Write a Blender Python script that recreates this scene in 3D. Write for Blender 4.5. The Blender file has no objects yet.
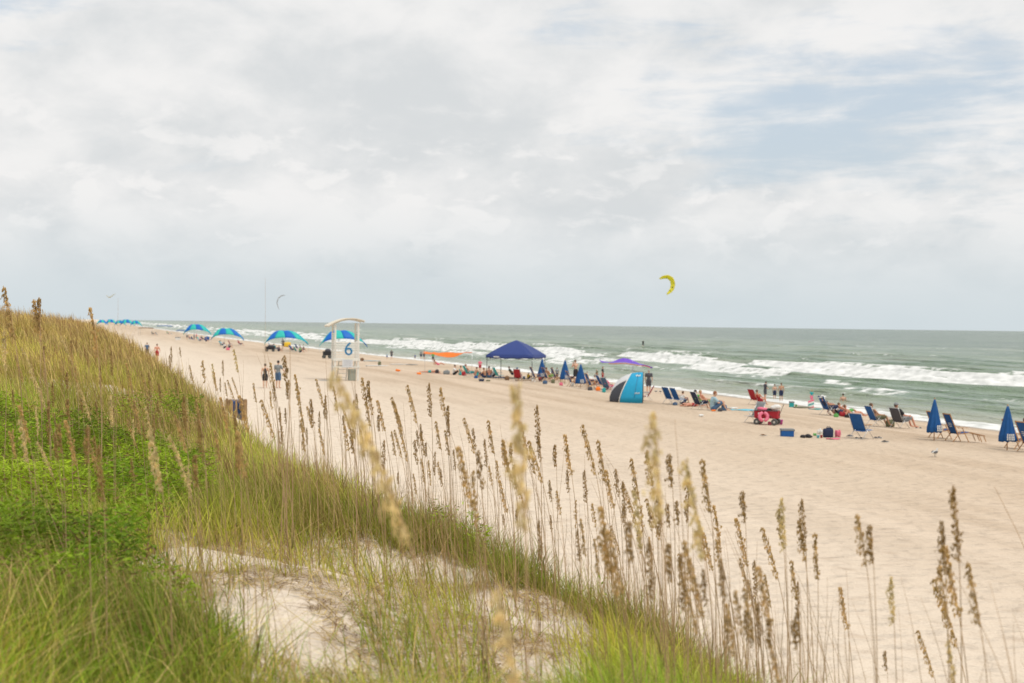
import bpy, bmesh, math, random
import numpy as np
from mathutils import Vector, Matrix
random.seed(7); rng = np.random.default_rng(11)
R = math.radians
scene = bpy.context.scene
C = scene.collection

# ------------------------------------------------------------------ camera
F_PX = 1422.0
CAMZ = 5.65
yaw, pitch, roll = R(15.0), R(0.683), R(0.72)
fwd = Vector((math.sin(yaw)*math.cos(pitch), math.cos(yaw)*math.cos(pitch), -math.sin(pitch)))
r0 = Vector((math.cos(yaw), -math.sin(yaw), 0)); u0 = r0.cross(fwd)
camR = r0*math.cos(roll) + u0*math.sin(roll)
camU = -r0*math.sin(roll) + u0*math.cos(roll)
cam_d = bpy.data.cameras.new('camera'); cam = bpy.data.objects.new('camera', cam_d); C.objects.link(cam)
m = Matrix((camR, camU, -fwd)).transposed().to_4x4(); m.translation = (0, 0, CAMZ)
cam.matrix_world = m
cam_d.lens = 50; cam_d.sensor_width = 36; cam_d.clip_start = 0.05; cam_d.clip_end = 80000
cam_d.dof.use_dof = True; cam_d.dof.focus_distance = 16.0; cam_d.dof.aperture_fstop = 2.9
scene.camera = cam
FW, RT, UP = (np.array(v) for v in (fwd, camR, camU))

def ray(px, py):
    d = FW + RT*(px-512)/F_PX + UP*(341.5-py)/F_PX
    return d
def project(P):
    Q = P - np.array([0, 0, CAMZ])
    d = Q@FW
    return 512 + F_PX*(Q@RT)/d, 341.5 - F_PX*(Q@UP)/d, d

# ------------------------------------------------------------------ noise
_perm = rng.random((4, 256, 256))
def vnoise(x, y, k=0):
    x = np.asarray(x, float); y = np.asarray(y, float)
    xi = np.floor(x).astype(int); yi = np.floor(y).astype(int)
    fx = x-xi; fy = y-yi; fx = fx*fx*(3-2*fx); fy = fy*fy*(3-2*fy)
    t = _perm[k % 4]; o = 17*k
    g = lambda a, b: t[(a+o) & 255, (b+3*o) & 255]
    return (g(xi, yi)*(1-fx)*(1-fy)+g(xi+1, yi)*fx*(1-fy)+g(xi, yi+1)*(1-fx)*fy+g(xi+1, yi+1)*fx*fy)
def fbm(x, y, k=0, n=4):
    s = 0; a = .5; t = 0
    for i in range(n):
        s = s + a*vnoise(np.asarray(x)*2**i+3.1*i, np.asarray(y)*2**i+7.7*i, k+i); t += a; a *= .5
    return s/t
def sstep(a, b, x):
    t = np.clip((x-a)/(b-a), 0, 1); return t*t*(3-2*t)

# ------------------------------------------------------------------ terrain
S = .87
SHORE = 47.5
_eY = np.array([-60, 0, 7.2, 10.7, 12.5, 15.3, 18.6, 20.4, 24.2, 29.8, 36.8, 44.6, 63.5, 120, 400, 12000])*S
_eX = np.array([3.9, 3.9, 3.66, 3.74, 3.35, 3.13, 2.24, 1.63, 1.4, .85, .23, -.46, -1.5, -4, -14, -300])*S
_eZ = np.array([4.3, 4.2, 4.15, 4.13, 4.08, 4.08, 4.2, 4.4, 4.7, 5.0, 5.3, 5.55, 5.8, 5.5, 5.2, 5.0])*S
_eG = np.array([.7, .75, .8, .85, .9, 1.1, 1.3, 1.4, 1.5, 1.5, 1.5, 1.45, .8, .5, .5, .5])*S
_bX = np.array([-4000, -50, 0, 5, 20, 38, 48, 53, 54.6, 60, 80, 200, 4000])*S
_bZ = np.array([2.2, 2.3, 1.85, 1.75, 1.45, 1.1, .62, .16, 0, -.4, -1.5, -6, -60])*S
def shore_off(Y): return np.interp(Y, [0, 110, 160, 215, 330, 470, 800, 1186, 3000, 14000], [0, 0, -2, -5, -11.5, -18, -28, -38, -75, -260])
def beach_z(X, Y=0.): return np.interp(X-shore_off(Y), _bX, _bZ)
def edge_x(Y): return np.interp(Y, _eY, _eX)
def ground(X, Y):
    X = np.asarray(X, float); Y = np.asarray(Y, float)
    zb = beach_z(X, Y)
    xe = edge_x(Y) + .5*(fbm(Y/2.3, Y*0+5, 1, 3)-.5)*np.clip(1-Y/150, 0, 1)
    zt = np.interp(Y, _eY, _eZ); g = np.interp(Y, _eY, _eG)
    s = xe - X
    top = zt + g*(1-np.exp(-np.maximum(s, 0)/(5*S)))
    hum = (fbm(X/2.2, Y/2.2, 2, 4)-.5)*.5 + (fbm(X/.7, Y/.7, 3, 2)-.5)*.10
    face = zt - np.maximum(-s, 0)*.62
    d = np.where(s > 0, top, face) + hum*np.clip(1-(Y-60)/200, .3, 1)
    # gentle inland fall far left
    d = np.where(X < -25, d - np.minimum((-25-X)*.06, 2.5), d)
    k = .35
    h = np.clip(.5+.5*(d-zb)/k, 0, 1)
    z = zb*(1-h)+d*h + k*h*(1-h)*.5
    z = z + (fbm(X/1.3, Y/1.3, 0, 3)-.5)*.09*np.clip((SHORE-2-X)/8, 0, 1)*(h < .5)
    return z
def gz(x, y): return float(ground(np.array([x]), np.array([y]))[0])
def gp(px, py, extra=0.0):
    """point where the sight line meets the beach (beyond the dune)"""
    d = ray(px, py); z = None
    t = np.linspace(24, 900, 8000); P = np.array([0, 0, CAMZ]) + t[:, None]*d
    if d[2] < 0:
        g = beach_z(P[:, 0], P[:, 1]) + extra
        g = np.maximum(g, 0)
        below = P[:, 2] <= g
        i = int(np.argmax(below)) if below.any() else len(t)-1
        p = P[i]
        return float(p[0]), float(p[1]), float(t[i])
    p = P[-1]; return float(p[0]), float(p[1]), float(t[-1])

# ------------------------------------------------------------------ materials
def nodes_of(name):
    mt = bpy.data.materials.new(name); mt.use_nodes = True
    nt = mt.node_tree; nt.nodes.clear()
    out = nt.nodes.new('ShaderNodeOutputMaterial')
    return mt, nt, out
def N(nt, t, **kw):
    n = nt.nodes.new(t)
    for k, v in kw.items(): setattr(n, k, v)
    return n
_mats = {}
def mat(name, col, rough=.7, var=.12, scale=14, bump=.1, metal=0, trans=0, coat=0):
    key = name
    if key in _mats: return _mats[key]
    mt, nt, out = nodes_of(name)
    b = N(nt, 'ShaderNodeBsdfPrincipled'); tc = N(nt, 'ShaderNodeTexCoord')
    nz = N(nt, 'ShaderNodeTexNoise'); nz.inputs['Scale'].default_value = scale; nz.inputs['Detail'].default_value = 4
    nt.links.new(tc.outputs['Object'], nz.inputs['Vector'])
    mp = N(nt, 'ShaderNodeMapRange'); mp.inputs['From Min'].default_value = .3; mp.inputs['From Max'].default_value = .7
    mp.inputs['To Min'].default_value = 1-var; mp.inputs['To Max'].default_value = 1+var
    nt.links.new(nz.outputs['Fac'], mp.inputs['Value'])
    vm = N(nt, 'ShaderNodeVectorMath', operation='SCALE'); vm.inputs[0].default_value = col[:3]
    nt.links.new(mp.outputs[0], vm.inputs['Scale']); nt.links.new(vm.outputs[0], b.inputs['Base Color'])
    b.inputs['Roughness'].default_value = rough; b.inputs['Metallic'].default_value = metal
    if bump:
        bp = N(nt, 'ShaderNodeBump'); bp.inputs['Strength'].default_value = bump; bp.inputs['Distance'].default_value = .02
        nt.links.new(nz.outputs['Fac'], bp.inputs['Height']); nt.links.new(bp.outputs[0], b.inputs['Normal'])
    if trans:
        tr = N(nt, 'ShaderNodeBsdfTranslucent'); nt.links.new(vm.outputs[0], tr.inputs['Color'])
        mx = N(nt, 'ShaderNodeMixShader'); mx.inputs[0].default_value = trans
        nt.links.new(b.outputs[0], mx.inputs[1]); nt.links.new(tr.outputs[0], mx.inputs[2]); nt.links.new(mx.outputs[0], out.inputs[0])
    else:
        nt.links.new(b.outputs[0], out.inputs[0])
    _mats[key] = mt
    return mt

def sand_material():
    mt, nt, out = nodes_of('beach_sand'); L = nt.links.new
    b = N(nt, 'ShaderNodeBsdfPrincipled'); geo = N(nt, 'ShaderNodeNewGeometry')
    sw = N(nt, 'ShaderNodeAttribute', attribute_name='seaward')
    def noise(scale, detail=4, vec=None, dist=0):
        n = N(nt, 'ShaderNodeTexNoise'); n.inputs['Scale'].default_value = scale; n.inputs['Detail'].default_value = detail
        n.inputs['Distortion'].default_value = dist
        L(vec or geo.outputs['Position'], n.inputs['Vector']); return n.outputs['Fac']
    def mixc(f, a, c2):
        mx = N(nt, 'ShaderNodeMix', data_type='RGBA')
        if isinstance(f, float): mx.inputs['Factor'].default_value = f
        else: L(f, mx.inputs['Factor'])
        for v, s in ((a, 'A'), (c2, 'B')):
            sock = [i for i in mx.inputs if i.name == s and i.type == 'RGBA'][0]
            if isinstance(v, tuple): sock.default_value = (*v, 1)
            else: L(v, sock)
        return [o for o in mx.outputs if o.type == 'RGBA'][0]
    def rng_(v, a, b_, c0=0., c1=1.):
        mp = N(nt, 'ShaderNodeMapRange', interpolation_type='SMOOTHSTEP'); L(v, mp.inputs['Value'])
        for i, x in enumerate((a, b_, c0, c1)): mp.inputs[1+i].default_value = x
        return mp.outputs[0]
    # stretched along the beach (tracks, wind streaks)
    mp = N(nt, 'ShaderNodeMapping'); mp.inputs['Scale'].default_value = (.55, .035, .5); L(geo.outputs['Position'], mp.inputs[0])
    streak = noise(1.0, 5, mp.outputs[0], .4)
    big = noise(.06, 4)
    c = mixc(rng_(streak, .38, .64), (.50, .38, .268), (.67, .535, .405))
    c = mixc(rng_(big, .35, .7), c, (.63, .51, .385))
    # drier pale sand near the dune, tan towards the berm
    dry = rng_(sw.outputs['Fac'], 26., 4.)
    c = mixc(dry, c, (.77, .665, .545))
    # grains and shell fragments
    grain = noise(38., 3)
    c = mixc(rng_(grain, .35, .75, 0., .35), c, (.44, .33, .235))
    patch = noise(1.6, 5)
    c = mixc(rng_(patch, .55, .8, 0., .55), c, (.48, .37, .275))
    # damp strip at the wash line
    wob = noise(.12, 3)
    ad = N(nt, 'ShaderNodeMath', operation='MULTIPLY_ADD'); L(wob, ad.inputs[0]); ad.inputs[1].default_value = 5.; L(sw.outputs['Fac'], ad.inputs[2])
    wet = rng_(ad.outputs[0], SHORE-1.6, SHORE+.9)
    c = mixc(wet, c, (.34, .26, .19))
    L(c, b.inputs['Base Color'])
    rr = rng_(wet, 0., 1., .95, .35); L(rr, b.inputs['Roughness'])
    # footprints and ripples
    vo = N(nt, 'ShaderNodeTexVoronoi', feature='SMOOTH_F1'); vo.inputs['Scale'].default_value = 2.4; vo.inputs['Smoothness'].default_value = .6
    L(geo.outputs['Position'], vo.inputs['Vector'])
    n2 = noise(3.2, 6)
    a2 = N(nt, 'ShaderNodeMath', operation='ADD'); L(vo.outputs['Distance'], a2.inputs[0]); L(n2, a2.inputs[1])
    bp = N(nt, 'ShaderNodeBump'); bp.inputs['Distance'].default_value = .16; bp.inputs['Strength'].default_value = .9
    L(a2.outputs[0], bp.inputs['Height'])
    bp2 = N(nt, 'ShaderNodeBump'); bp2.inputs['Distance'].default_value = .012; bp2.inputs['Strength'].default_value = .6
    L(grain, bp2.inputs['Height']); L(bp.outputs[0], bp2.inputs['Normal'])
    L(bp2.outputs[0], b.inputs['Normal'])
    b.inputs['Specular IOR Level'].default_value = .2
    L(b.outputs[0], out.inputs[0])
    return mt

def water_material():
    mt, nt, out = nodes_of('sea_water'); L = nt.links.new
    geo = N(nt, 'ShaderNodeNewGeometry')
    off = N(nt, 'ShaderNodeAttribute', attribute_name='offshore')
    def mapping(sc):
        mp = N(nt, 'ShaderNodeMapping'); mp.inputs['Scale'].default_value = sc; L(geo.outputs['Position'], mp.inputs[0]); return mp.outputs[0]
    def noise(vec, detail=4, scale=1., dist=0.):
        n = N(nt, 'ShaderNodeTexNoise'); n.inputs['Scale'].default_value = scale; n.inputs['Detail'].default_value = detail
        n.inputs['Distortion'].default_value = dist; L(vec, n.inputs['Vector']); return n.outputs['Fac']
    def rng_(v, a, b_, c0=0., c1=1.):
        mp = N(nt, 'ShaderNodeMapRange', interpolation_type='SMOOTHSTEP'); L(v, mp.inputs['Value'])
        for i, x in enumerate((a, b_, c0, c1)): mp.inputs[1+i].default_value = x
        return mp.outputs[0]
    def math_(op, a, b_):
        mth = N(nt, 'ShaderNodeMath', operation=op)
        for i, v in enumerate((a, b_)):
            if isinstance(v, float): mth.inputs[i].default_value = v
            else: L(v, mth.inputs[i])
        return mth.outputs[0]
    def mixc(f, a, c2):
        mx = N(nt, 'ShaderNodeMix', data_type='RGBA'); L(f, mx.inputs['Factor'])
        for v, s in ((a, 'A'), (c2, 'B')):
            sock = [i for i in mx.inputs if i.name == s and i.type == 'RGBA'][0]
            if isinstance(v, tuple): sock.default_value = (*v, 1)
            else: L(v, sock)
        return [o for o in mx.outputs if o.type == 'RGBA'][0]
    at = N(nt, 'ShaderNodeAttribute', attribute_name='foam')
    fine = noise(mapping((1.1, .55, 1.)), 6, 1., .3)
    f = math_('ADD', at.outputs['Fac'], math_('MULTIPLY', math_('SUBTRACT', fine, .5), 1.5))
    foam = rng_(f, .44, .86)
    # small whitecaps out at sea
    cap = noise(mapping((.09, .035, 1.)), 5, 1., .6)
    cap2 = noise(mapping((.6, .25, 1.)), 4)
    caps = math_('MULTIPLY', rng_(cap, .66, .72), rng_(cap2, .42, .6))
    caps = math_('MULTIPLY', caps, rng_(off.outputs['Fac'], 90., 130.))
    foam = math_('MAXIMUM', foam, math_('MULTIPLY', caps, .8))
    patch = noise(mapping((.035, .006, 1.)), 4, 1., .2)
    deep = rng_(off.outputs['Fac'], 60., 420.)
    near = mixc(rng_(patch, .35, .65), (.14, .215, .13), (.23, .30, .20))
    streak = noise(mapping((.16, .022, 1.)), 6, 1., .5)
    far = mixc(rng_(patch, .3, .7), (.05, .105, .075), (.12, .18, .125))
    far = mixc(rng_(streak, .45, .68, 0., .75), far, (.22, .27, .20))
    near = mixc(rng_(streak, .5, .7, 0., .7), near, (.36, .38, .29))
    col = mixc(deep, near, far)
    shal = rng_(off.outputs['Fac'], SHORE+14., SHORE-1.)
    col = mixc(shal, col, (.34, .34, .24))
    h = noise(mapping((.55, .22, 1.)), 6, 1., .4)
    h2 = noise(mapping((2.4, 1.2, 1.)), 4)
    swell = noise(mapping((.11, .028, 1.)), 3, 1., .3)
    hh = math_('ADD', math_('MULTIPLY', h, 1.), math_('MULTIPLY', h2, .3))
    hh = math_('ADD', hh, math_('MULTIPLY', swell, 3.4))
    bp = N(nt, 'ShaderNodeBump'); bp.inputs['Distance'].default_value = 1.2; bp.inputs['Strength'].default_value = 1.
    L(hh, bp.inputs['Height'])
    w = N(nt, 'ShaderNodeBsdfPrincipled'); L(col, w.inputs['Base Color']); w.inputs['Roughness'].default_value = .22
    w.inputs['IOR'].default_value = 1.33; w.inputs['Specular IOR Level'].default_value = .32; L(bp.outputs[0], w.inputs['Normal'])
    fm = N(nt, 'ShaderNodeBsdfDiffuse')
    fc = mixc(rng_(fine, .3, .7), (.60, .61, .59), (.85, .85, .83)); L(fc, fm.inputs['Color'])
    bf = N(nt, 'ShaderNodeBump'); bf.inputs['Distance'].default_value = .25; bf.inputs['Strength'].default_value = .6; L(fine, bf.inputs['Height']); L(bf.outputs[0], fm.inputs['Normal'])
    mx = N(nt, 'ShaderNodeMixShader'); L(foam, mx.inputs[0]); L(w.outputs[0], mx.inputs[1]); L(fm.outputs[0], mx.inputs[2])
    L(mx.outputs[0], out.inputs[0])
    return mt

def leaf_material(name, rough=.6, trans=.35):
    mt, nt, out = nodes_of(name); L = nt.links.new
    at = N(nt, 'ShaderNodeAttribute', attribute_name='tint')
    b = N(nt, 'ShaderNodeBsdfPrincipled'); b.inputs['Roughness'].default_value = rough; b.inputs['Specular IOR Level'].default_value = .25
    L(at.outputs['Color'], b.inputs['Base Color'])
    tr = N(nt, 'ShaderNodeBsdfTranslucent'); L(at.outputs['Color'], tr.inputs['Color'])
    mx = N(nt, 'ShaderNodeMixShader'); mx.inputs[0].default_value = trans
    L(b.outputs[0], mx.inputs[1]); L(tr.outputs[0], mx.inputs[2]); L(mx.outputs[0], out.inputs[0])
    return mt

# ------------------------------------------------------------------ object helpers
def tag(o, label=None, cat=None, group=None, kind=None):
    if label: o['label'] = label
    if cat: o['category'] = cat
    if group: o['group'] = group
    if kind: o['kind'] = kind
    return o
def link_mesh(name, me, mt=None, parent=None, smooth=True):
    o = bpy.data.objects.new(name, me); C.objects.link(o)
    if mt is not None and not me.materials: me.materials.append(mt)
    if smooth: me.shade_smooth()
    if parent: o.parent = parent
    return o
def np_mesh(name, verts, faces, mt=None, smooth=True, parent=None, quad=4):
    me = bpy.data.meshes.new(name)
    me.vertices.add(len(verts)); me.vertices.foreach_set('co', np.ascontiguousarray(verts, dtype=np.float32).ravel())
    nf = len(faces); me.loops.add(nf*quad); me.loops.foreach_set('vertex_index', np.ascontiguousarray(faces, dtype=np.int32).ravel())
    me.polygons.add(nf); me.polygons.foreach_set('loop_start', np.arange(0, nf*quad, quad, dtype=np.int32))
    me.update(calc_edges=True)
    if smooth: me.shade_smooth()
    return link_mesh(name, me, mt, parent, smooth)
def empty(name, loc, rz=0, scale=1):
    o = bpy.data.objects.new(name, None); C.objects.link(o); o.empty_display_size = .2
    o.location = loc; o.rotation_euler = (0, 0, rz); o.scale = (scale,)*3
    return o
def thing(name, label, cat, loc, rz=0, group=None, scale=1):
    return tag(empty(name, loc, rz, scale), label, cat, group)
class MB:
    """collects primitives in one bmesh"""
    def __init__(s): s.bm = bmesh.new()
    def box(s, c, size, rot=None, bevel=0):
        r = bmesh.ops.create_cube(s.bm, size=1.0)['verts']
        M = Matrix.Translation(c) @ (rot.to_4x4() if rot else Matrix()) @ Matrix.Diagonal((*size, 1))
        bmesh.ops.transform(s.bm, matrix=M, verts=r)
        if bevel:
            es = list({e for v in r for e in v.link_edges})
            bmesh.ops.bevel(s.bm, geom=es, offset=bevel, segments=2, affect='EDGES', profile=.6)
        return s
    def tube(s, pts, rad, n=8, cap=True):
        pts = [Vector(p) for p in pts]; rads = rad if isinstance(rad, (list, tuple)) else [rad]*len(pts)
        rings = []; ref = None
        for i, p in enumerate(pts):
            t = (pts[min(i+1, len(pts)-1)]-pts[max(i-1, 0)]).normalized()
            if ref is None:
                ref = Vector((0, 0, 1)) if abs(t.z) < .9 else Vector((1, 0, 0))
            a = t.cross(ref).normalized(); b = t.cross(a).normalized(); ref = -(t.cross(a)).cross(t).cross(t) if False else ref
            rings.append([s.bm.verts.new(p + (a*math.cos(2*math.pi*k/n)+b*math.sin(2*math.pi*k/n))*rads[i]) for k in range(n)])
        for i in range(len(rings)-1):
            for k in range(n):
                s.bm.faces.new((rings[i][k], rings[i][(k+1) % n], rings[i+1][(k+1) % n], rings[i+1][k]))
        if cap:
            s.bm.faces.new(rings[0][::-1]); s.bm.faces.new(rings[-1])
        return s
    def ball(s, c, r, rot=None, sub=2):
        v = bmesh.ops.create_icosphere(s.bm, subdivisions=sub, radius=1)['verts']
        r = r if isinstance(r, (tuple, list)) else (r, r, r)
        bmesh.ops.transform(s.bm, matrix=Matrix.Translation(c) @ (rot.to_4x4() if rot else Matrix()) @ Matrix.Diagonal((*r, 1)), verts=v)
        return s
    def lathe(s, prof, n=20, c=(0, 0, 0), rot=None):
        rings = []
        M = Matrix.Translation(c) @ (rot.to_4x4() if rot else Matrix())
        for (r, z) in prof:
            rings.append([s.bm.verts.new(M @ Vector((r*math.cos(2*math.pi*k/n), r*math.sin(2*math.pi*k/n), z))) for k in range(n)])
        for i in range(len(rings)-1):
            for k in range(n): s.bm.faces.new((rings[i][k], rings[i][(k+1) % n], rings[i+1][(k+1) % n], rings[i+1][k]))
        s.bm.faces.new(rings[0][::-1]); s.bm.faces.new(rings[-1])
        return s
    def sheet(s, fn, nu, nv, thick=.012):
        """closed thin cloth: fn(u,v)->Vector"""
        g = [[Vector(fn(i/nu, j/nv)) for j in range(nv+1)] for i in range(nu+1)]
        def nrm(i, j):
            a = g[min(i+1, nu)][j]-g[max(i-1, 0)][j]; b = g[i][min(j+1, nv)]-g[i][max(j-1, 0)]
            c = a.cross(b); return c.normalized() if c.length > 1e-9 else Vector((0, 0, 1))
        T = [[s.bm.verts.new(g[i][j]+nrm(i, j)*thick/2) for j in range(nv+1)] for i in range(nu+1)]
        B = [[s.bm.verts.new(g[i][j]-nrm(i, j)*thick/2) for j in range(nv+1)] for i in range(nu+1)]
        for i in range(nu):
            for j in range(nv):
                s.bm.faces.new((T[i][j], T[i+1][j], T[i+1][j+1], T[i][j+1])); s.bm.faces.new((B[i][j+1], B[i+1][j+1], B[i+1][j], B[i][j]))
        for i in range(nu):
            s.bm.faces.new((T[i+1][0], T[i][0], B[i][0], B[i+1][0])); s.bm.faces.new((T[i][nv], T[i+1][nv], B[i+1][nv], B[i][nv]))
        for j in range(nv):
            s.bm.faces.new((T[0][j], T[0][j+1], B[0][j+1], B[0][j])); s.bm.faces.new((T[nu][j+1], T[nu][j], B[nu][j], B[nu][j+1]))
        return s
    def mesh(s, name):
        me = bpy.data.meshes.new(name); s.bm.normal_update(); s.bm.to_mesh(me); s.bm.free(); return me
    def build(s, name, mt, parent=None, smooth=False):
        return link_mesh(name, s.mesh(name), mt, parent, smooth)
def copy_tree(o, parent=None):
    c = o.copy(); C.objects.link(c); c.parent = parent
    for ch in list(o.children): copy_tree(ch, c)
    return c

# ------------------------------------------------------------------ terrain mesh
def geom(a, b, s0, g):
    out = [a]; s = s0
    while out[-1] < b: out.append(out[-1]+s); s *= g
    return out
xs = sorted([-x for x in geom(14, 3500, .5, 1.25)]) + list(np.arange(-13.8, 8, .13)) + list(np.arange(8.2, 62, .45)) + geom(62, 400, 2, 1.3)
ys = sorted([-y for y in geom(3.2, 300, .6, 1.3)]) + list(np.arange(-3, 20, .13)) + list(np.arange(20.1, 60, .3)) + list(np.arange(60.5, 200, .8)) + geom(201, 14000, 1.2, 1.04)
XX, YY = np.meshgrid(xs, ys, indexing='ij')
ZZ = ground(XX, YY)
ni, nj = XX.shape
def grid_faces(ni, nj):
    i, j = np.meshgrid(np.arange(ni-1), np.arange(nj-1), indexing='ij'); a = i*nj+j
    return np.stack([a, a+nj, a+nj+1, a+1], -1).reshape(-1, 4)
g_shore = (XX-shore_off(YY)).astype(np.float32)
g = np_mesh('ground', np.stack([XX, YY, ZZ], -1).reshape(-1, 3), grid_faces(ni, nj), sand_material())
at = g.data.attributes.new('seaward', 'FLOAT', 'POINT'); at.data.foreach_set('value', g_shore.ravel())
tag(g, kind='structure')

# ------------------------------------------------------------------ sea
wx = list(np.arange(45.5, 125, .36)) + geom(125.3, 30000, .6, 1.045)
wy = sorted([-y for y in geom(20, 8000, 8, 1.35)]) + list(np.arange(-18, 50, 3)) + list(np.arange(50.6, 230, .7)) + geom(231, 30000, .8, 1.022)
WX, WY = np.meshgrid(wx, wy, indexing='ij')
Zw = np.zeros_like(WX); foam = np.zeros_like(WX)
lines = [(48.9, .10, 1.6, 1.0, .30), (53.0, .16, 1.2, .5, .55), (57.5, .36, 1.6, .55, .54), (63.0, .32, 3.0, .8, .50), (69.5, .42, 4.2, .95, .44),
         (77.5, .50, 6.0, 1.1, .38), (86.0, .58, 7.5, 1.25, .24), (96.5, .70, 9, 1.3, .36), (108., .50, 4, .9, .52), (120., .45, 2, .7, .60), (136., .45, 1.5, .6, .66), (155, .4, 1.5, .6, .7), (178, .4, 2, .6, .7), (205, .45, 2, .6, .7), (240, .5, 2, .6, .7)]
for i, (c0, A, Lf, fs, th) in enumerate(lines):
    wob = (fbm(WY/38+i*9.3, WY*0+i*5.1, i, 3)-.5)*9*min(1, (c0-46)/14) + (fbm(WY/9+i*4.3, WY*0+i*2.7, i+1, 2)-.5)*1.6
    c = c0 + wob
    mod = fbm(WY/26+i*3.7, WY*0+i*11.3, i+2, 3)
    amp = A*(.35+1.3*mod)
    d = WX-c
    prof = np.where(d < 0, np.exp(-(d/.9)**2), np.exp(-(d/3.2)**2))
    Zw += amp*prof
    br = sstep(th, th+.10, mod)
    n2 = fbm(WX/1.5, WY/5.0, i, 3)
    tail = Lf*.62*(.3+1.3*fbm(WY/7+i, WY*0+i*3.3, i+3, 3))
    f = sstep(1.2, .2, d)*sstep(-tail-1.5, -tail*.35, d)
    foam = np.maximum(foam, br*fs*f*(.50+.62*n2))
# lace and wash
lace = fbm(WX/3.2, WY/12., 1, 5)
zone = sstep(56, 66, WX)*sstep(112, 96, WX)
foam = np.maximum(foam, zone*sstep(.52, .68, lace)*.52)
wash = SHORE + .9 + 1.6*(fbm(WY/8, WY*0+2, 2, 4)-.5)*2
foam = np.maximum(foam, sstep(wash+2.2, wash+.3, WX)*.95)
foam = np.maximum(foam, zone*.08)
l2 = fbm(WX/1.8, WY/9., 3, 4); foam = np.maximum(foam, sstep(56, 50, WX)*sstep(.5, .62, l2)*.6)
ch = (fbm(WX/2.2, WY/4.5, 0, 3)-.5)*.22 + (fbm(WX/7, WY/16, 2, 3)-.5)*.38
ramp = sstep(SHORE, SHORE+12, WX)*sstep(4000, 400, WX)
Zw = Zw*sstep(SHORE-.5, SHORE+4, WX)+ch*ramp
Zw += (fbm(WX/.9, WY/1.4, 3, 2)-.5)*.25*np.clip(foam-.3, 0, 1)
Zw = Zw*sstep(1200, 300, WX)
sea = np_mesh('sea', np.stack([WX+shore_off(WY), WY, Zw+.02], -1).reshape(-1, 3), grid_faces(*WX.shape), water_material())
at = sea.data.attributes.new('foam', 'FLOAT', 'POINT'); at.data.foreach_set('value', foam.astype(np.float32).ravel())
at = sea.data.attributes.new('offshore', 'FLOAT', 'POINT'); at.data.foreach_set('value', WX.astype(np.float32).ravel())
tag(sea, kind='structure')

# ------------------------------------------------------------------ vegetation helpers
def in_poly(px, py, poly):
    inside = np.zeros(px.shape, bool); n = len(poly)
    for i in range(n):
        x1, y1 = poly[i]; x2, y2 = poly[(i+1) % n]
        cnd = ((y1 > py) != (y2 > py)) & (px < (x2-x1)*(py-y1)/(y2-y1+1e-9)+x1)
        inside ^= cnd
    return inside
BARE = [(96, 600), (118, 575), (190, 541), (330, 546), (440, 566), (560, 604), (640, 655), (600, 690), (500, 760), (300, 760), (235, 690), (225, 650), (180, 620)]
def bare_mask(X, Y, Z):
    px, py, d = project(np.stack([X, Y, Z], -1))
    jx = (fbm(X/.5, Y/.5, 1, 3)-.5)*110; jy = (fbm(X/.6, Y/.6, 2, 3)-.5)*60
    return in_poly(px+jx, py+jy, BARE)
def blade_mesh(name, P, H, W, az, lean, bend, tint, mt, levels=4):
    n = len(P); t = np.linspace(0, 1, levels)
    lx, ly = np.cos(az), np.sin(az)
    off = (lean[:, None]*t + bend[:, None]*t**2.3)*H[:, None]
    zz = H[:, None]*(t - .35*np.clip(bend[:, None], 0, 2)*t**3)
    cx = P[:, 0:1]+off*lx[:, None]; cy = P[:, 1:2]+off*ly[:, None]; cz = P[:, 2:3]+zz
    wa = az + rng.uniform(-1.2, 1.2, n) + math.pi/2
    w = W[:, None]*np.array([.8, 1., .7, .12])[None, :levels]*.5
    wx_, wy_ = np.cos(wa)[:, None]*w, np.sin(wa)[:, None]*w
    V = np.stack([np.stack([cx-wx_, cy-wy_, cz], -1), np.stack([cx+wx_, cy+wy_, cz], -1)], 2).reshape(-1, 3)
    base = (np.arange(n)*levels*2)[:, None]; l = np.arange(levels-1)[None, :]*2
    a = base+l
    Fc = np.stack([a, a+1, a+3, a+2], -1).reshape(-1, 4)
    o = np_mesh(name, V, Fc, mt, smooth=True)
    col = np.repeat(np.concatenate([tint, np.ones((n, 1))], 1), levels*2, axis=0).astype(np.float32)
    ca = o.data.color_attributes.new('tint', 'FLOAT_COLOR', 'POINT'); ca.data.foreach_set('color', col.ravel())
    return o
def sample_view(n, d0, d1, l0, l1, power=1.0):
    D = (rng.random(n)*(d1**power-d0**power)+d0**power)**(1/power)
    l = rng.uniform(l0, l1, n)*D
    X = l*math.cos(yaw)+D*math.sin(yaw); Y = D*math.cos(yaw)-l*math.sin(yaw)
    return X, Y, D
leafm = leaf_material('dune_grass_blades')
GREEN = np.array([.31, .43, .035]); STRAW = np.array([.74, .56, .22]); OLIVE = np.array([.47, .43, .06]); BRN = np.array([.22, .13, .06])

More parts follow.
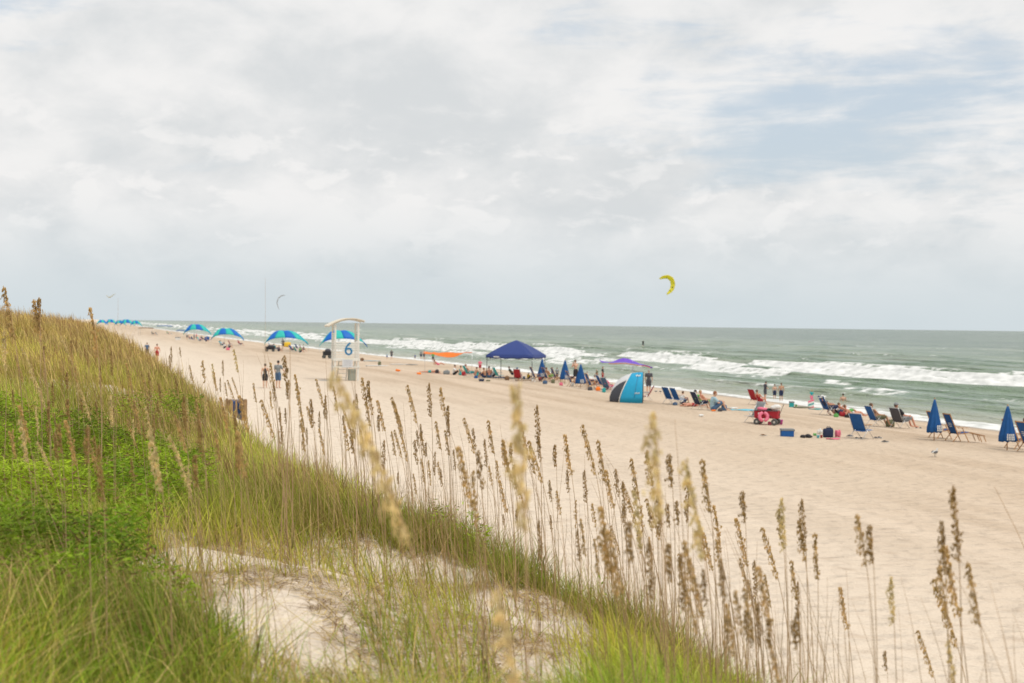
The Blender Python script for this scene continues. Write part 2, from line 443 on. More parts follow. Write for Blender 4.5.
def veg_sample(n, d0, d1, l0, l1, power, clump=2.2, edge_soft=.5, bare_keep=.15):
    X, Y, D = sample_view(n, d0, d1, l0, l1, power)
    s = edge_x(Y) - X
    keep = s > -edge_soft - rng.random(n)*1.1*(rng.random(n) < .5)
    cl = fbm(X*clump, Y*clump, 3, 3)
    keep &= (cl > (.30+.22*rng.random(n))) | ((D > 12) & (rng.random(n) < .6))
    X, Y, D = X[keep], Y[keep], D[keep]
    Z = ground(X, Y)
    b = bare_mask(X, Y, Z)
    k = ~b | (rng.random(len(X)) < bare_keep)
    # in the bare patch grow only in tufts
    tuft = fbm(X*1.9, Y*1.9, 1, 2) > .54
    k &= (~b) | tuft
    return X[k], Y[k], Z[k], D[k]
def grass_layer(name, label, n, d0, d1, power, hr, wr, l0=-.44, l1=.42, leanr=(.05, .45), **kw):
    X, Y, Z, D = veg_sample(n, d0, d1, l0, l1, power, **kw)
    n = len(X)
    H = rng.uniform(*hr, n)*(.35+1.15*fbm(X/.7, Y/.7, 2, 3))
    W = rng.uniform(*wr, n)
    az = rng.uniform(0, 2*math.pi, n); wind = rng.random(n) < .5; az = np.where(wind, math.pi+rng.normal(0, .7, n), az)
    lean = rng.uniform(*leanr, n); bend = rng.uniform(.05, .9, n)*rng.random(n)
    far = sstep(13, 34, D)[:, None]
    r = rng.random(n)[:, None]
    t = fbm(X/1.1, Y/1.1, 0, 3)[:, None]
    base = GREEN*(1-t)+OLIVE*t
    base = base*(1-far)+(OLIVE*.62+STRAW*.40)*far
    dryf = np.clip((r-.62+.2*t)*4, 0, 1)*(.8)
    dry = STRAW*(.6+.5*rng.random(n)[:, None])
    base = base*(1-(1-far)*.0); dryf = dryf*(.45+.55*far); base = base+(1-far)*np.clip(1-t*1.2, 0, 1)*np.array([-.02, .06, 0]); tint = base*(1-dryf)+dry*dryf
    big = fbm(X/2.6, Y/3.4, 1, 3)[:, None]; tint = tint*(.55+.85*rng.random(n)[:, None])*(.70+.6*sstep(.3, .7, big)); gold = sstep(.5, .68, fbm(X/1.9, Y/4.1, 3, 3))[:, None]*.5*far; tint = tint*(1-gold)+np.array([.60, .42, .13])*gold*(.6+.6*rng.random(n)[:, None])
    o = blade_mesh(name, np.stack([X, Y, Z-.02], -1), H, W, az, lean, bend, tint, leafm)
    tag(o, label, 'grass', kind='stuff'); return o
grass_layer('dune_grass', 'mixed green and straw grass growing along the near dune top', 170000, 3.6, 13.5, 1.6, (.16, .42), (.004, .008))
grass_layer('dune_grass', 'olive green grass on the middle of the dune slope', 150000, 13.5, 26, 1.6, (.17, .42), (.007, .013))
grass_layer('dune_grass', 'golden tinged grass on the far rising part of the dune', 170000, 26, 75, 1.3, (.17, .40), (.014, .03), l0=-.46, l1=-.17, edge_soft=.3)
# coarse cover to either side and along the far dune
def side_layer():
    n = 60000
    Y = (rng.random(n)**1.6)*420+2; X = edge_x(Y)-rng.random(n)**1.2*26+.4
    Z = ground(X, Y); px, py, D = project(np.stack([X, Y, Z], -1))
    k = ((px < -60) | (px > 1100) | (D > 68) | (D < 3)) & (np.hypot(X, Y) > 2.2); X, Y, Z, D = X[k], Y[k], Z[k], D[k]; n = len(X)
    W = np.clip(D*.0009, .012, .12); H = rng.uniform(.3, .6, n)
    tint = (OLIVE*.65+STRAW*.4)*(.7+.6*rng.random(n)[:, None])
    o = blade_mesh('dune_grass', np.stack([X, Y, Z-.02], -1), H, W, rng.uniform(0, 6.28, n), rng.uniform(0, .4, n), rng.uniform(0, .6, n), tint, leafm)
    tag(o, 'sparse golden grass carrying on along the dune ridge', 'grass', kind='stuff')
side_layer()
def tall_straw(n, d0, d1, l0, l1, hr, wr, label, dens=.5):
    X, Y, Z, D = veg_sample(n, d0, d1, l0, l1, 1.4, bare_keep=.5)
    k = fbm(X/1.8, Y/1.8, 2, 3) > dens; X, Y, Z, D = X[k], Y[k], Z[k], D[k]; n = len(X)
    H = rng.uniform(*hr, n); W = rng.uniform(*wr, n)*np.clip(D/14, .8, 3)
    az = math.pi+rng.normal(0, .9, n)
    c = np.where(rng.random(n)[:, None] < .5, np.array([.36, .22, .10]), STRAW*.95)*(.65+.6*rng.random(n)[:, None])
    o = blade_mesh('dune_grass', np.stack([X, Y, Z-.02], -1), H, W, az, rng.uniform(.02, .3, n), rng.uniform(.0, .35, n), c, leafm)
    tag(o, label, 'grass', kind='stuff')
tall_straw(52000, 13, 62, -.46, -.12, (.30, .66), (.004, .007), 'tall dry golden stalks standing above the left slope grass', .42)
tall_straw(20000, 6, 15, -.44, .30, (.30, .66), (.003, .005), 'thin dry stalks scattered through the near dune grass', .45)
def edge_stems(n=3600):
    X, Y, D = sample_view(n, 6, 26, -.22, .25, 1.2); s_ = edge_x(Y)-X; k = (s_ > -.35) & (s_ < 1.3) & (fbm(X*1.5, Y*1.5, 1, 2) > .42); X, Y = X[k], Y[k]; n = len(X); Z = ground(X, Y)
    c = np.array([.42, .27, .14])*(.6+.7*rng.random(n)[:, None])
    o = blade_mesh('dry_stems', np.stack([X, Y, Z-.02], -1), rng.uniform(.4, .98, n), rng.uniform(.0028, .0045, n), math.pi+rng.normal(0, .9, n), rng.uniform(0, .14, n), rng.uniform(0, .2, n), c, leafm)
    tag(o, 'veil of hair thin dry stems along the seaward dune edge', 'grass', kind='stuff')
edge_stems()
# loose tufts right at the feet of the photographer
def near_tufts():
    cx, cy, cd = sample_view(260, 3.3, 6.6, -.42, .22, 1.3); Xs, Ys = [], []
    for a, b, dd in zip(cx, cy, cd):
        lat = (a*math.cos(yaw)-b*math.sin(yaw))/dd
        if lat > -.27 and random.random() < .66: continue
        m_ = int(rng.integers(25, 80)); Xs.append(a+rng.normal(0, .10, m_)); Ys.append(b+rng.normal(0, .10, m_))
    X = np.concatenate(Xs); Y = np.concatenate(Ys); k = edge_x(Y)-X > 0; X, Y = X[k], Y[k]; n = len(X); Z = ground(X, Y)
    r = rng.random(n)[:, None]; c = np.where(r < .28, STRAW, np.where(r < .72, np.array([.34, .50, .035]), OLIVE*1.15))*(.45+.95*rng.random(n)[:, None])
    o = blade_mesh('dune_grass', np.stack([X, Y, Z-.02], -1), rng.uniform(.22, .58, n), rng.uniform(.003, .0065, n), rng.uniform(0, 6.28, n), rng.uniform(.05, .5, n), rng.uniform(.1, 1.0, n), c, leafm)
    tag(o, 'loose arching grass tufts at the bottom of the view', 'grass', kind='stuff')
near_tufts()
def broken_stalks(n=2600):
    X, Y, D = sample_view(n, 4.5, 16, -.44, .28, 1.3); k = edge_x(Y)-X > -.2; X, Y = X[k], Y[k]; n = len(X); Z = ground(X, Y)
    c = np.where(rng.random(n)[:, None] < .5, np.array([.30, .18, .09]), STRAW*.8)*(.6+.7*rng.random(n)[:, None])
    o = blade_mesh('dune_grass', np.stack([X, Y, Z-.01], -1), rng.uniform(.12, .5, n), rng.uniform(.003, .006, n), rng.uniform(0, 6.28, n), rng.uniform(.2, 1.6, n), rng.uniform(0, .9, n), c, leafm)
    tag(o, 'broken leaning dead stalks among the near dune grass', 'grass', kind='stuff')
broken_stalks()

# leafy ground cover, lower left
def leaf_cover(n=420000):
    X, Y, D = sample_view(n, 4.2, 22, -.44, .12, 1.3)
    m1 = fbm(X/1.6, Y/1.6, 0, 3)
    Z = ground(X, Y); px, py, d = project(np.stack([X, Y, Z], -1))
    w = sstep(255, 100, px+120*(m1-.5))*sstep(428, 480, py+60*(m1-.5))*sstep(720, 560, py)
    strip = sstep(150, 60, np.abs(px-560))*sstep(535, 560, py)*sstep(650, 600, py)*.8
    k = (m1 + .40*w + .1*strip > .60+.14*rng.random(n)) & ((w+strip) > .05) & (edge_x(Y)-X > .1) & ~bare_mask(X, Y, Z)
    X, Y, Z, m1 = X[k], Y[k], Z[k], m1[k]; w = w[k]; n = len(X)
    lump = .20+.55*fbm(X/.55, Y/.55, 2, 3)**1.3
    H = lump*rng.random(n)**.35
    sz = rng.uniform(.008, .019, n)
    nrm = rng.normal(0, .9, (n, 3)); nrm[:, 2] = np.abs(nrm[:, 2])*.6+.35; nrm /= np.linalg.norm(nrm, axis=1)[:, None]
    a = np.cross(nrm, np.array([0, 0, 1.])+rng.normal(0, .5, (n, 3))); a /= np.linalg.norm(a, axis=1)[:, None]
    b = np.cross(nrm, a)
    P = np.stack([X, Y, Z+H], -1); s = sz[:, None]
    V = np.stack([P-a*s*1.9, P-b*s*.42, P+a*s*1.9, P+b*s*.42], 1).reshape(-1, 3)
    Fc = np.arange(4*n).reshape(-1, 4)
    tone = fbm(X/.8, Y/.8, 1, 3)[:, None]
    c = np.array([.085, .20, .010])*(1-tone)+np.array([.40, .50, .03])*tone
    c = c*(.65+.7*rng.random(n)[:, None]); br = rng.random(n) < .10; c[br] = BRN; c = c*(.72+.55*sstep(.35, .65, fbm(X/.35, Y/.35, 3, 3)))[:, None]
    o = np_mesh('dune_ground_cover', V, Fc, leafm, smooth=False)
    ca = o.data.color_attributes.new('tint', 'FLOAT_COLOR', 'POINT')
    ca.data.foreach_set('color', np.repeat(np.concatenate([c, np.ones((n, 1))], 1), 4, axis=0).astype(np.float32).ravel())
    tag(o, 'bright green leafy creeper covering the dune at lower left', 'ground cover', kind='stuff')
leaf_cover()
# dry litter on the bare sand
def litter(n=42000):
    X, Y, D = sample_view(n, 4.5, 14.5, -.42, .25, 1.5); Z = ground(X, Y)
    k = (fbm(X*1.3, Y*1.3, 2, 3) > .40) & (edge_x(Y)-X > -.3); X, Y, Z = X[k], Y[k], Z[k]; n = len(X)
    H = rng.uniform(.05, .22, n); az = rng.uniform(0, 6.28, n)
    tint = np.where(rng.random(n)[:, None] < .45, BRN, STRAW*.8)*(.6+.7*rng.random(n)[:, None])
    # nearly flat blades
    t = np.linspace(0, 1, 4); V = np.zeros((n, 4, 2, 3)); cv = rng.normal(0, .5, n)
    for i, tt in enumerate(t):
        a = az+cv*tt
        cx = X+np.cos(a)*H*tt; cy = Y+np.sin(a)*H*tt
        w = .0028
        for j, sg in enumerate((-1, 1)):
            V[:, i, j, 0] = cx-np.sin(a)*w*sg; V[:, i, j, 1] = cy+np.cos(a)*w*sg
    V[:, :, :, 2] = ground(V[:, :, :, 0], V[:, :, :, 1])+.008+rng.random(n)[:, None, None]*.02*np.linspace(0, 1, 4)[None, :, None]
    base = (np.arange(n)*8)[:, None]; l = np.arange(3)[None, :]*2; a = base+l
    Fc = np.stack([a, a+1, a+3, a+2], -1).reshape(-1, 4)
    o = np_mesh('dry_grass_litter', V.reshape(-1, 3), Fc, leafm, smooth=False)
    ca = o.data.color_attributes.new('tint', 'FLOAT_COLOR', 'POINT')
    ca.data.foreach_set('color', np.repeat(np.concatenate([tint, np.ones((n, 1))], 1), 8, axis=0).astype(np.float32).ravel())
    tag(o, 'dry brown stalks and litter lying on the pale dune sand', 'litter', kind='stuff')
litter()

# ------------------------------------------------------------------ sea oats
M_stem = mat('sea_oat_stem', (.43, .28, .15), .6, .25, 9, 0)
M_headb = mat('sea_oat_brown_spikelet', (.60, .40, .15), .7, .4, 22, 0, trans=.25)
M_headd = mat('sea_oat_dark_spikelet', (.38, .235, .075), .7, .4, 22, 0, trans=.2)
M_heady = mat('sea_oat_straw_spikelet', (.80, .66, .33), .7, .3, 22, 0, trans=.35)
M_leafo = mat('sea_oat_leaf', (.34, .31, .10), .6, .3, 6, 0, trans=.3)
def make_oat(seed, headm, lean, hl, full):
    r = random.Random(seed)
    t = empty('sea_oat', (0, 0, -50))
    def spine(u):   # unit height 1.3 m, bends toward +x near the top
        return Vector((lean*(.25*u+.75*u**3), .02*math.sin(3*u+seed), 1.3*(u-.06*lean*u**4)))
    pts = [spine(i/12) for i in range(13)]
    MB().tube(pts, [.0036-.0025*i/12 for i in range(13)], 5).build('stem', M_stem, t, True)
    h = MB(); start = 1-hl/1.3
    nb = int(30*full)
    for k in range(nb):
        f = (k+.5)/nb; u = start+(1-start)*f
        b0 = spine(u); env = (1-f)**.55*min(1, (f+.08)*4)
        L = (.036*env+.006)*r.uniform(.6, 1.3)
        side = r.gauss(0, .9)
        dirv = Vector((math.cos(side), math.sin(side), r.uniform(.9, 2.4))).normalized()
        pp = []
        for q in range(3):
            w = q/2; pp.append(b0+dirv*L*w+Vector((0.012*w*w, 0, -.016*w*w)))
        h.tube(pp, .0008, 3)
        for q in range(r.randint(4, 6)):
            w = r.uniform(.15, 1.1); c = b0+dirv*L*w+Vector((.012*w*w, 0, -.016*w*w-.004))+Vector((r.gauss(0, .004), r.gauss(0, .004), r.gauss(0, .005)))
            a = Matrix.Rotation(r.uniform(0, 6.28), 3, 'Z') @ Matrix.Rotation(r.uniform(-.7, .7), 3, 'X')
            v = bmesh.ops.create_icosphere(h.bm, subdivisions=1, radius=1)['verts']
            bmesh.ops.transform(h.bm, matrix=Matrix.Translation(c) @ a.to_4x4() @ Matrix.Diagonal((.0034, .0018, r.uniform(.007, .0118), 1)), verts=v)
    h.build('seed_head', headm, t)
    for k in range(2):
        az = r.uniform(0, 6.28); hgt = r.uniform(.2, .38); z0 = r.uniform(.05, .25)
        def fn(u, v, az=az, hgt=hgt, z0=z0):
            w = .0045*(1-u)**.6+.0005
            rr = .01+hgt*.35*u**1.8; zz = z0+hgt*(u-.25*u**2.5)
            return Vector((math.cos(az)*rr-math.sin(az)*w*(v-.5)*2, math.sin(az)*rr+math.cos(az)*w*(v-.5)*2, zz))
        MB().sheet(fn, 7, 1, .0006).build('leaf', M_leafo, t, True)
    return t
OATP = []
for i in range(9): OATP.append((make_oat(i, M_headd if i % 3 == 0 else M_headb, [.04, .10, .16, .07, .02, .12, .05, .22, .09][i], [.27, .23, .30, .20, .26, .28, .18, .30, .24][i], [1, .8, 1.3, .7, 1.1, 1.2, .9, 1.1, .75][i]), [.04, .10, .16, .07, .02, .12, .05, .22, .09][i]))
OATY = [(make_oat(20+i, M_heady, l, h, f), l) for i, (l, h, f) in enumerate([(.13, .30, 1.3), (.05, .26, 1.1), (.28, .34, 1.4)])]
used = set()
def get_oat(pr):
    if id(pr) in used: return copy_tree(pr)
    used.add(id(pr)); return pr
def solve_D(px, py, L, d0=5.5, d1=34, bias=.015, pref=11):
    d1 = float(np.interp(px, [0, 250, 400, 620, 724, 812, 1024], [34, 22, 17, 11.5, 9.3, 8.3, 7.6]))
    D = np.arange(d0, d1, .2); dr = ray(px, py)
    P = np.array([0, 0, CAMZ])+D[:, None]*dr
    f = P[:, 2]-ground(P[:, 0], P[:, 1])
    cost = np.abs(f-L)+bias*np.abs(D-pref)
    i = int(np.argmin(cost)); return P[i], float(f[i]), D[i]
noat = 0
def oat(px, py, label, group, L=None, D=None, straw=False, pr=None, scale_w=None, lean_az=None):
    global noat
    L = L or random.uniform(.98, 1.28)
    if D is None:
        P, f, D = solve_D(px, py, L)
    else:
        P = np.array([0, 0, CAMZ])+D*ray(px, py)
    protos = OATY if straw else OATP
    pr, lean = pr or protos[(noat*5+noat//7) % len(protos)]
    o = get_oat(pr)
    az = lean_az if lean_az is not None else math.pi+random.gauss(-.3, .55)
    s = 1.0
    for _ in range(2):
        bx = P[0]-math.cos(az)*lean*s; by = P[1]-math.sin(az)*lean*s
        zb = gz(bx, by)-.02
        s = max(.3, (P[2]-zb)/(1.3*(1-.06*lean)))
    if s > 1.75: 
        s = 1.75
    o.location = (bx, by, zb); o.rotation_euler = (0, 0, az)
    hw = scale_w or min(s, 1.15)*random.uniform(.9, 1.1)
    o.scale = (s, s*.9+hw*.1, s)
    tag(o, label, 'sea oat', group); noat += 1
    return o
TIPS_R = [(538,405),(529,441),(504,439),(556,444),(567,434),(582,425),(616,469),(623,481),(632,458),(647,450),(669,453),(604,506),(647,499),(660,502),(689,480),(701,459),(686,540),
          (742,490),(736,518),(764,528),(779,509),(803,499),(812,533),(859,514),(871,524),(842,587),(918,631),(944,521),(954,486),(969,562),(939,565),(885,650),(948,545),(935,580),
          (568,470),(585,470),(598,440),(640,505),(676,500),(712,505),(700,520),(722,560),(755,560),(790,560),(801,520),(630,520),(610,530),(575,500),(550,480),(650,540)]
TIPS_M = [(253,383),(272,362),(288,383),(294,374),(317,379),(312,399),(326,395),(335,386),(363,377),(369,380),(394,402),(407,385),(421,424),(430,383),(436,421),(441,387),(449,405),(460,446),
          (464,418),(473,428),(485,439),(488,420),(505,440),(512,442),(521,421),(530,441),(539,436),(280,412),(303,420),(345,425),(352,432),(378,400),(400,430),(415,440),(355,400),(445,430),(498,460),(515,470),(240,395),(262,400),(478,450),(385,440)]
TIPS_L = [(5,287),(35,299),(41,297),(88,307),(2,330),(180,347),(170,355),(190,365),(202,360),(234,349),(126,363),(141,371),(149,372),(101,365),(61,336),(75,366),(82,397),(220,397),(228,380),(205,392),
          (112,350),(95,335),(60,360),(45,345),(30,370),(15,355),(160,385),(185,395),(135,400),(110,395),(50,400),(20,405),(175,415),(200,420),(150,430),(215,430),(240,430),(90,425),(65,420)]
for t in TIPS_R: oat(*t, 'tall brown sea oat standing against the open beach sand', 'sea oats along the seaward dune edge')
for t in TIPS_M: oat(*t, 'brown sea oat on the middle crest of the dune below the beach tents', 'sea oats on the middle dune crest')
for k, t in enumerate(TIPS_L):
    oat(*t, 'brown sea oat rising from the grassy left slope of the dune', 'sea oats on the left dune slope', L=random.uniform(.9, 1.2), D=(11 if k < 5 else None), straw=(k % 5 == 4))
for k in range(52):
    px = random.uniform(258, 800); crest = np.interp(px, [250, 367, 514, 617, 724, 812], [441, 491, 544, 570, 640, 690])
    oat(px, crest-random.uniform(45, 105), 'brown sea oat of middling height in the veil of stalks on the dune edge', 'middling sea oats of the dune edge', L=random.uniform(.8, 1.15))
for k in range(58):
    px = random.uniform(0, 240); oat(px, random.uniform(325, 450)+px*.12, 'smaller sea oat half sunk in the grass of the left slope', 'small sea oats in the slope grass', L=random.uniform(.75, 1.1), straw=(k % 5 == 0), D=None, pr=(OATP[(0, 3, 6)[k % 3]] if k % 5 in (1, 2) else None))
for k in range(34):   # fillers, lower heads among the stalks
    px = random.uniform(300, 780); crest = np.interp(px, [250, 367, 514, 617, 724, 812], [441, 491, 544, 570, 640, 690])
    oat(px, crest-random.uniform(25, 75), 'short brown sea oat low among the stalks of the dune edge', 'short sea oats among the stalks', L=random.uniform(.7, 1.0))
# singular, close and out of focus
oat(335, 372, 'pale straw sea oat drooping close to the lens below the lifeguard stand', 'straw coloured sea oats close by', D=3.4, straw=True, pr=OATY[2], lean_az=R(168))
oat(510, 384, 'pale straw sea oat close to the lens in the middle, tip near the blue canopy', 'straw coloured sea oats close by', D=3.5, straw=True, pr=OATY[0])
oat(654, 412, 'blurred pale sea oat close by, below the blue beach tent', 'straw coloured sea oats close by', D=3.9, straw=True, pr=OATY[1])
oat(688, 460, 'straw sea oat leaning left beside the tallest bare stalk', 'straw coloured sea oats close by', D=4.6, straw=True, pr=OATY[0])
oat(894, 577, 'slim straw sea oat low on the right with no neighbour', 'straw coloured sea oats close by', D=6.3, straw=True, pr=OATY[1])
oat(500, 590, 'straw sea oat head low at the bottom in front of the bare sand', 'straw coloured sea oats close by', D=3.0, straw=True, pr=OATY[0])
oat(784, 498, 'straw sea oat behind two brown ones, right of centre', 'straw coloured sea oats close by', D=6.8, straw=True, pr=OATY[1])
oat(170, 436, 'straw sea oat bowed over above the green creeper', 'straw coloured sea oats close by', D=7.5, straw=True, pr=OATY[2])
oat(633, 490, 'straw sea oat hanging behind the blurred pale one', 'straw coloured sea oats close by', D=6.6, straw=True, pr=OATY[0])
oat(950, 640, 'short straw sea oat at the bottom right under the brown clump', 'straw coloured sea oats close by', D=6.0, straw=True, pr=OATY[0])
# bare stalks
def make_stalk(seed, lean):
    pts = [Vector((lean*(u/10)**2.2, .02*math.sin(u*.5+seed), 1.3*u/10)) for u in range(11)]
    me = MB().tube(pts, [.0029-.0021*i/10 for i in range(11)], 5).mesh('bare_stalk'); me.materials.append(M_stem); me.shade_smooth(); return me, lean
STK = [make_stalk(i, l) for i, l in enumerate([.06, .16, .28, .02, .4])]
def stalk(px, py, label, group, L=None, D=None, az=None, w=1):
    L = L or random.uniform(.8, 1.2)
    P = solve_D(px, py, L)[0] if D is None else np.array([0, 0, CAMZ])+D*ray(px, py)
    me, lean = STK[3] if w == 1.01 else random.choice(STK); o = bpy.data.objects.new('bare_stalk', me); C.objects.link(o)
    az = az if az is not None else math.pi+random.gauss(-.2, .9); s = 1
    for _ in range(2):
        bx = P[0]-math.cos(az)*lean*s; by = P[1]-math.sin(az)*lean*s; zb = gz(bx, by)-.02; s = min(1.9, max(.3, (P[2]-zb)/1.3))
    o.location = (bx, by, zb); o.rotation_euler = (0, 0, az); o.scale = (s if w != 1.01 else .7, .7 if w == 1.01 else w, s); tag(o, label, 'dry stalk', group)
stalk(262, 278, 'tall thin bare stalk rising into the sky left of the lifeguard stand', 'bare stalks', D=8.5, az=R(200), w=1.01)
stalk(1000, 486, 'thin curved bare stalk standing alone at the right edge', 'bare stalks', D=6.6, az=R(190))
stalk(676, 420, 'bare stalk slanting across the beach below the blue tent', 'bare stalks', D=6.2, az=R(175))
stalk(115, 298, 'faint thin bare stalk against the sky above the far umbrellas', 'bare stalks', D=9.0, w=1.01)
for k in range(190):
    px = random.uniform(255, 850); crest = np.interp(px, [250, 367, 514, 617, 724, 812], [441, 491, 544, 570, 640, 690])
    stalk(px, crest-random.uniform(20, 120), 'thin bare stalk among the sea oats along the dune edge', 'bare stalks along the dune edge', L=random.uniform(.6, 1.1))
for k in range(70):
    px = random.uniform(0, 250)
    stalk(px, random.uniform(345, 500), 'thin bare stalk in the grass of the left dune slope', 'bare stalks on the left slope', L=random.uniform(.55, .9))
for k in range(22):
    stalk(random.uniform(250, 620), random.uniform(545, 640), 'thin bare stalk standing over the bare sand patch', 'bare stalks over the sand patch', L=random.uniform(.4, .7), D=None)
for k in range(14):
    stalk(random.uniform(830, 1024), random.uniform(545, 660), 'thin bare stalk near the bottom right against the sand', 'bare stalks at the bottom right', L=random.uniform(.6, .95))
for pr_, l_ in OATP+OATY:
    if id(pr_) not in used:
        for c_ in list(pr_.children): bpy.data.objects.remove(c_)
        bpy.data.objects.remove(pr_)

# ================================================================== people
CAMRZ = -yaw             # local x = picture right, local y = away from the camera
SEA = -math.pi/2         # local y points at the sea
def rotz(deg): return R(deg)
def eval_remesh(bm, name, vox, smooth=2):
    me = bpy.data.meshes.new(name+'_raw'); bm.to_mesh(me); bm.free()
    o = bpy.data.objects.new('tmp', me); C.objects.link(o)
    md = o.modifiers.new('r', 'REMESH'); md.mode = 'VOXEL'; md.voxel_size = vox; md.use_smooth_shade = True
    sm = o.modifiers.new('s', 'SMOOTH'); sm.factor = .5; sm.iterations = smooth
    dg = bpy.context.evaluated_depsgraph_get(); dg.update()
    out = bpy.data.meshes.new_from_object(o.evaluated_get(dg)); out.name = name
    bpy.data.objects.remove(o); bpy.data.meshes.remove(me); out.shade_smooth()
    return out
def cap(b, p0, r0, p1, r1):
    p0, p1 = Vector(p0), Vector(p1)
    b.ball(p0, r0, sub=2); b.ball(p1, r1, sub=2); b.tube([p0, p0.lerp(p1, .5), p1], [r0, (r0+r1)/2, r1], 12)
def J(**kw):
    d = dict(pelvis=(0, 0, .95), waist=(0, .01, 1.12), chest=(0, 0, 1.30), neck=(0, 0, 1.47), head=(0, .02, 1.63),
             sh=(.19, -.01, 1.40), el=(.25, -.02, 1.13), ha=(.25, .07, .90), hip=(.09, 0, .90), kn=(.10, .02, .49), an=(.10, -.02, .08), toe=(.12, .15, .035))
    d.update(kw); 
    for k in ('sh', 'el', 'ha', 'hip', 'kn', 'an', 'toe'):
        x, y, z = d[k]
        d.setdefault(k+'L', (-x, y, z)); d.setdefault(k+'R', (x, y, z))
    return {k: Vector(v) for k, v in d.items()}
POSES = {
 'stand': J(),
 'walk': J(knL=(-.10, .16, .52), anL=(-.10, .16, .09), toeL=(-.11, .34, .06), knR=(.10, -.05, .49), anR=(.10, -.28, .10), toeR=(.11, -.12, .035), elL=(-.25, -.14, 1.16), haL=(-.24, -.12, .92), elR=(.26, .06, 1.14), haR=(.24, .24, .98)),
 'hold': J(el=(.24, .14, 1.20), ha=(.09, .24, 1.44), head=(0, .06, 1.62)),
 'reach': J(elR=(.34, .02, 1.18), haR=(.44, .10, .98), elL=(-.24, 0, 1.13), haL=(-.22, .12, .92)),
 'lookdown': J(head=(0, .08, 1.60), elL=(-.22, .05, 1.15), haL=(-.12, .22, 1.08), elR=(.22, .05, 1.15), haR=(.12, .22, 1.08)),
 'chair': J(pelvis=(0, .02, .40), waist=(0, -.10, .55), chest=(0, -.22, .72), neck=(0, -.32, .88), head=(0, -.33, 1.04), sh=(.19, -.27, .82), el=(.28, -.08, .60), ha=(.27, .18, .58),
            hip=(.10, .05, .38), kn=(.13, .46, .50), an=(.14, .66, .09), toe=(.15, .84, .05)),
 'lounge': J(pelvis=(0, .0, .36), waist=(0, -.13, .48), chest=(0, -.28, .62), neck=(0, -.42, .76), head=(0, -.46, .92), sh=(.19, -.35, .70), el=(.27, -.12, .54), ha=(.14, .12, .56),
            hip=(.09, .03, .34), kn=(.12, .46, .46), an=(.13, .86, .30), toe=(.14, .92, .46)),
 'ground': J(pelvis=(0, 0, .12), waist=(0, -.03, .28), chest=(0, 0, .46), neck=(0, .05, .63), head=(0, .09, .79), sh=(.18, .03, .57), el=(.24, .18, .38), ha=(.12, .42, .40),
            hip=(.10, .03, .11), kn=(.16, .40, .44), an=(.14, .58, .08), toe=(.15, .76, .04)),
 'recline': J(pelvis=(0, 0, .12), waist=(0, -.14, .22), chest=(0, -.28, .34), neck=(0, -.42, .46), head=(0, -.47, .62), sh=(.18, -.36, .42), el=(.24, -.52, .20), ha=(.26, -.34, .06),
            hip=(.10, .04, .11), kn=(.13, .46, .30), an=(.13, .80, .07), toe=(.15, .92, .14)),
 'lie': J(pelvis=(0, 0, .12), waist=(0, -.18, .12), chest=(0, -.38, .13), neck=(0, -.55, .14), head=(0, -.70, .14), sh=(.18, -.48, .13), el=(.30, -.70, .08), ha=(.12, -.86, .07),
          hip=(.10, .05, .11), kn=(.12, .46, .10), an=(.12, .88, .08), toe=(.14, .98, .12)),
 'prone_up': J(pelvis=(0, 0, .13), waist=(0, -.17, .16), chest=(0, -.32, .28), neck=(0, -.42, .42), head=(0, -.45, .57), sh=(.18, -.38, .36), el=(.22, -.50, .08), ha=(.10, -.66, .06),
          hip=(.10, .05, .11), kn=(.12, .46, .09), an=(.12, .88, .09), toe=(.14, .98, .05)),
}
def parts_body(p):
    b = MB()
    v = p
    cap(b, v['pelvis'], .115, v['waist'], .105); cap(b, v['waist'], .105, v['chest'], .125)
    ax = (v['shR']-v['shL']).normalized()
    cap(b, v['chest']-ax*.07, .105, v['chest']+ax*.07, .105); cap(b, v['pelvis']-ax*.06, .10, v['pelvis']+ax*.06, .10)
    cap(b, v['chest'], .10, v['neck'], .055); cap(b, v['neck'], .052, v['head'], .05)
    for s in 'LR':
        cap(b, v['chest'].lerp(v['sh'+s], .5), .075, v['sh'+s], .062)
        cap(b, v['sh'+s], .056, v['el'+s], .041); cap(b, v['el'+s], .041, v['ha'+s], .028)
        cap(b, v['hip'+s], .095, v['kn'+s], .060); mid = v['kn'+s].lerp(v['an'+s], .3); cap(b, v['kn'+s], .056, mid, .056); cap(b, mid, .056, v['an'+s], .038)
        cap(b, v['an'+s], .038, v['toe'+s], .030)
    up = (v['head']-v['neck']).normalized(); q = Vector((0, 0, 1)).rotation_difference(up).to_matrix()
    h = v['head']
    b.ball(h+q@Vector((0, 0, .01)), (.077, .094, .112), q, 3); b.ball(h+q@Vector((0, .03, -.06)), (.055, .055, .05), q)
    b.ball(h+q@Vector((0, .097, -.01)), (.014, .022, .024), q); 
    for s in (-1, 1): b.ball(h+q@Vector((s*.079, -.005, -.005)), (.012, .022, .03), q)
    return b
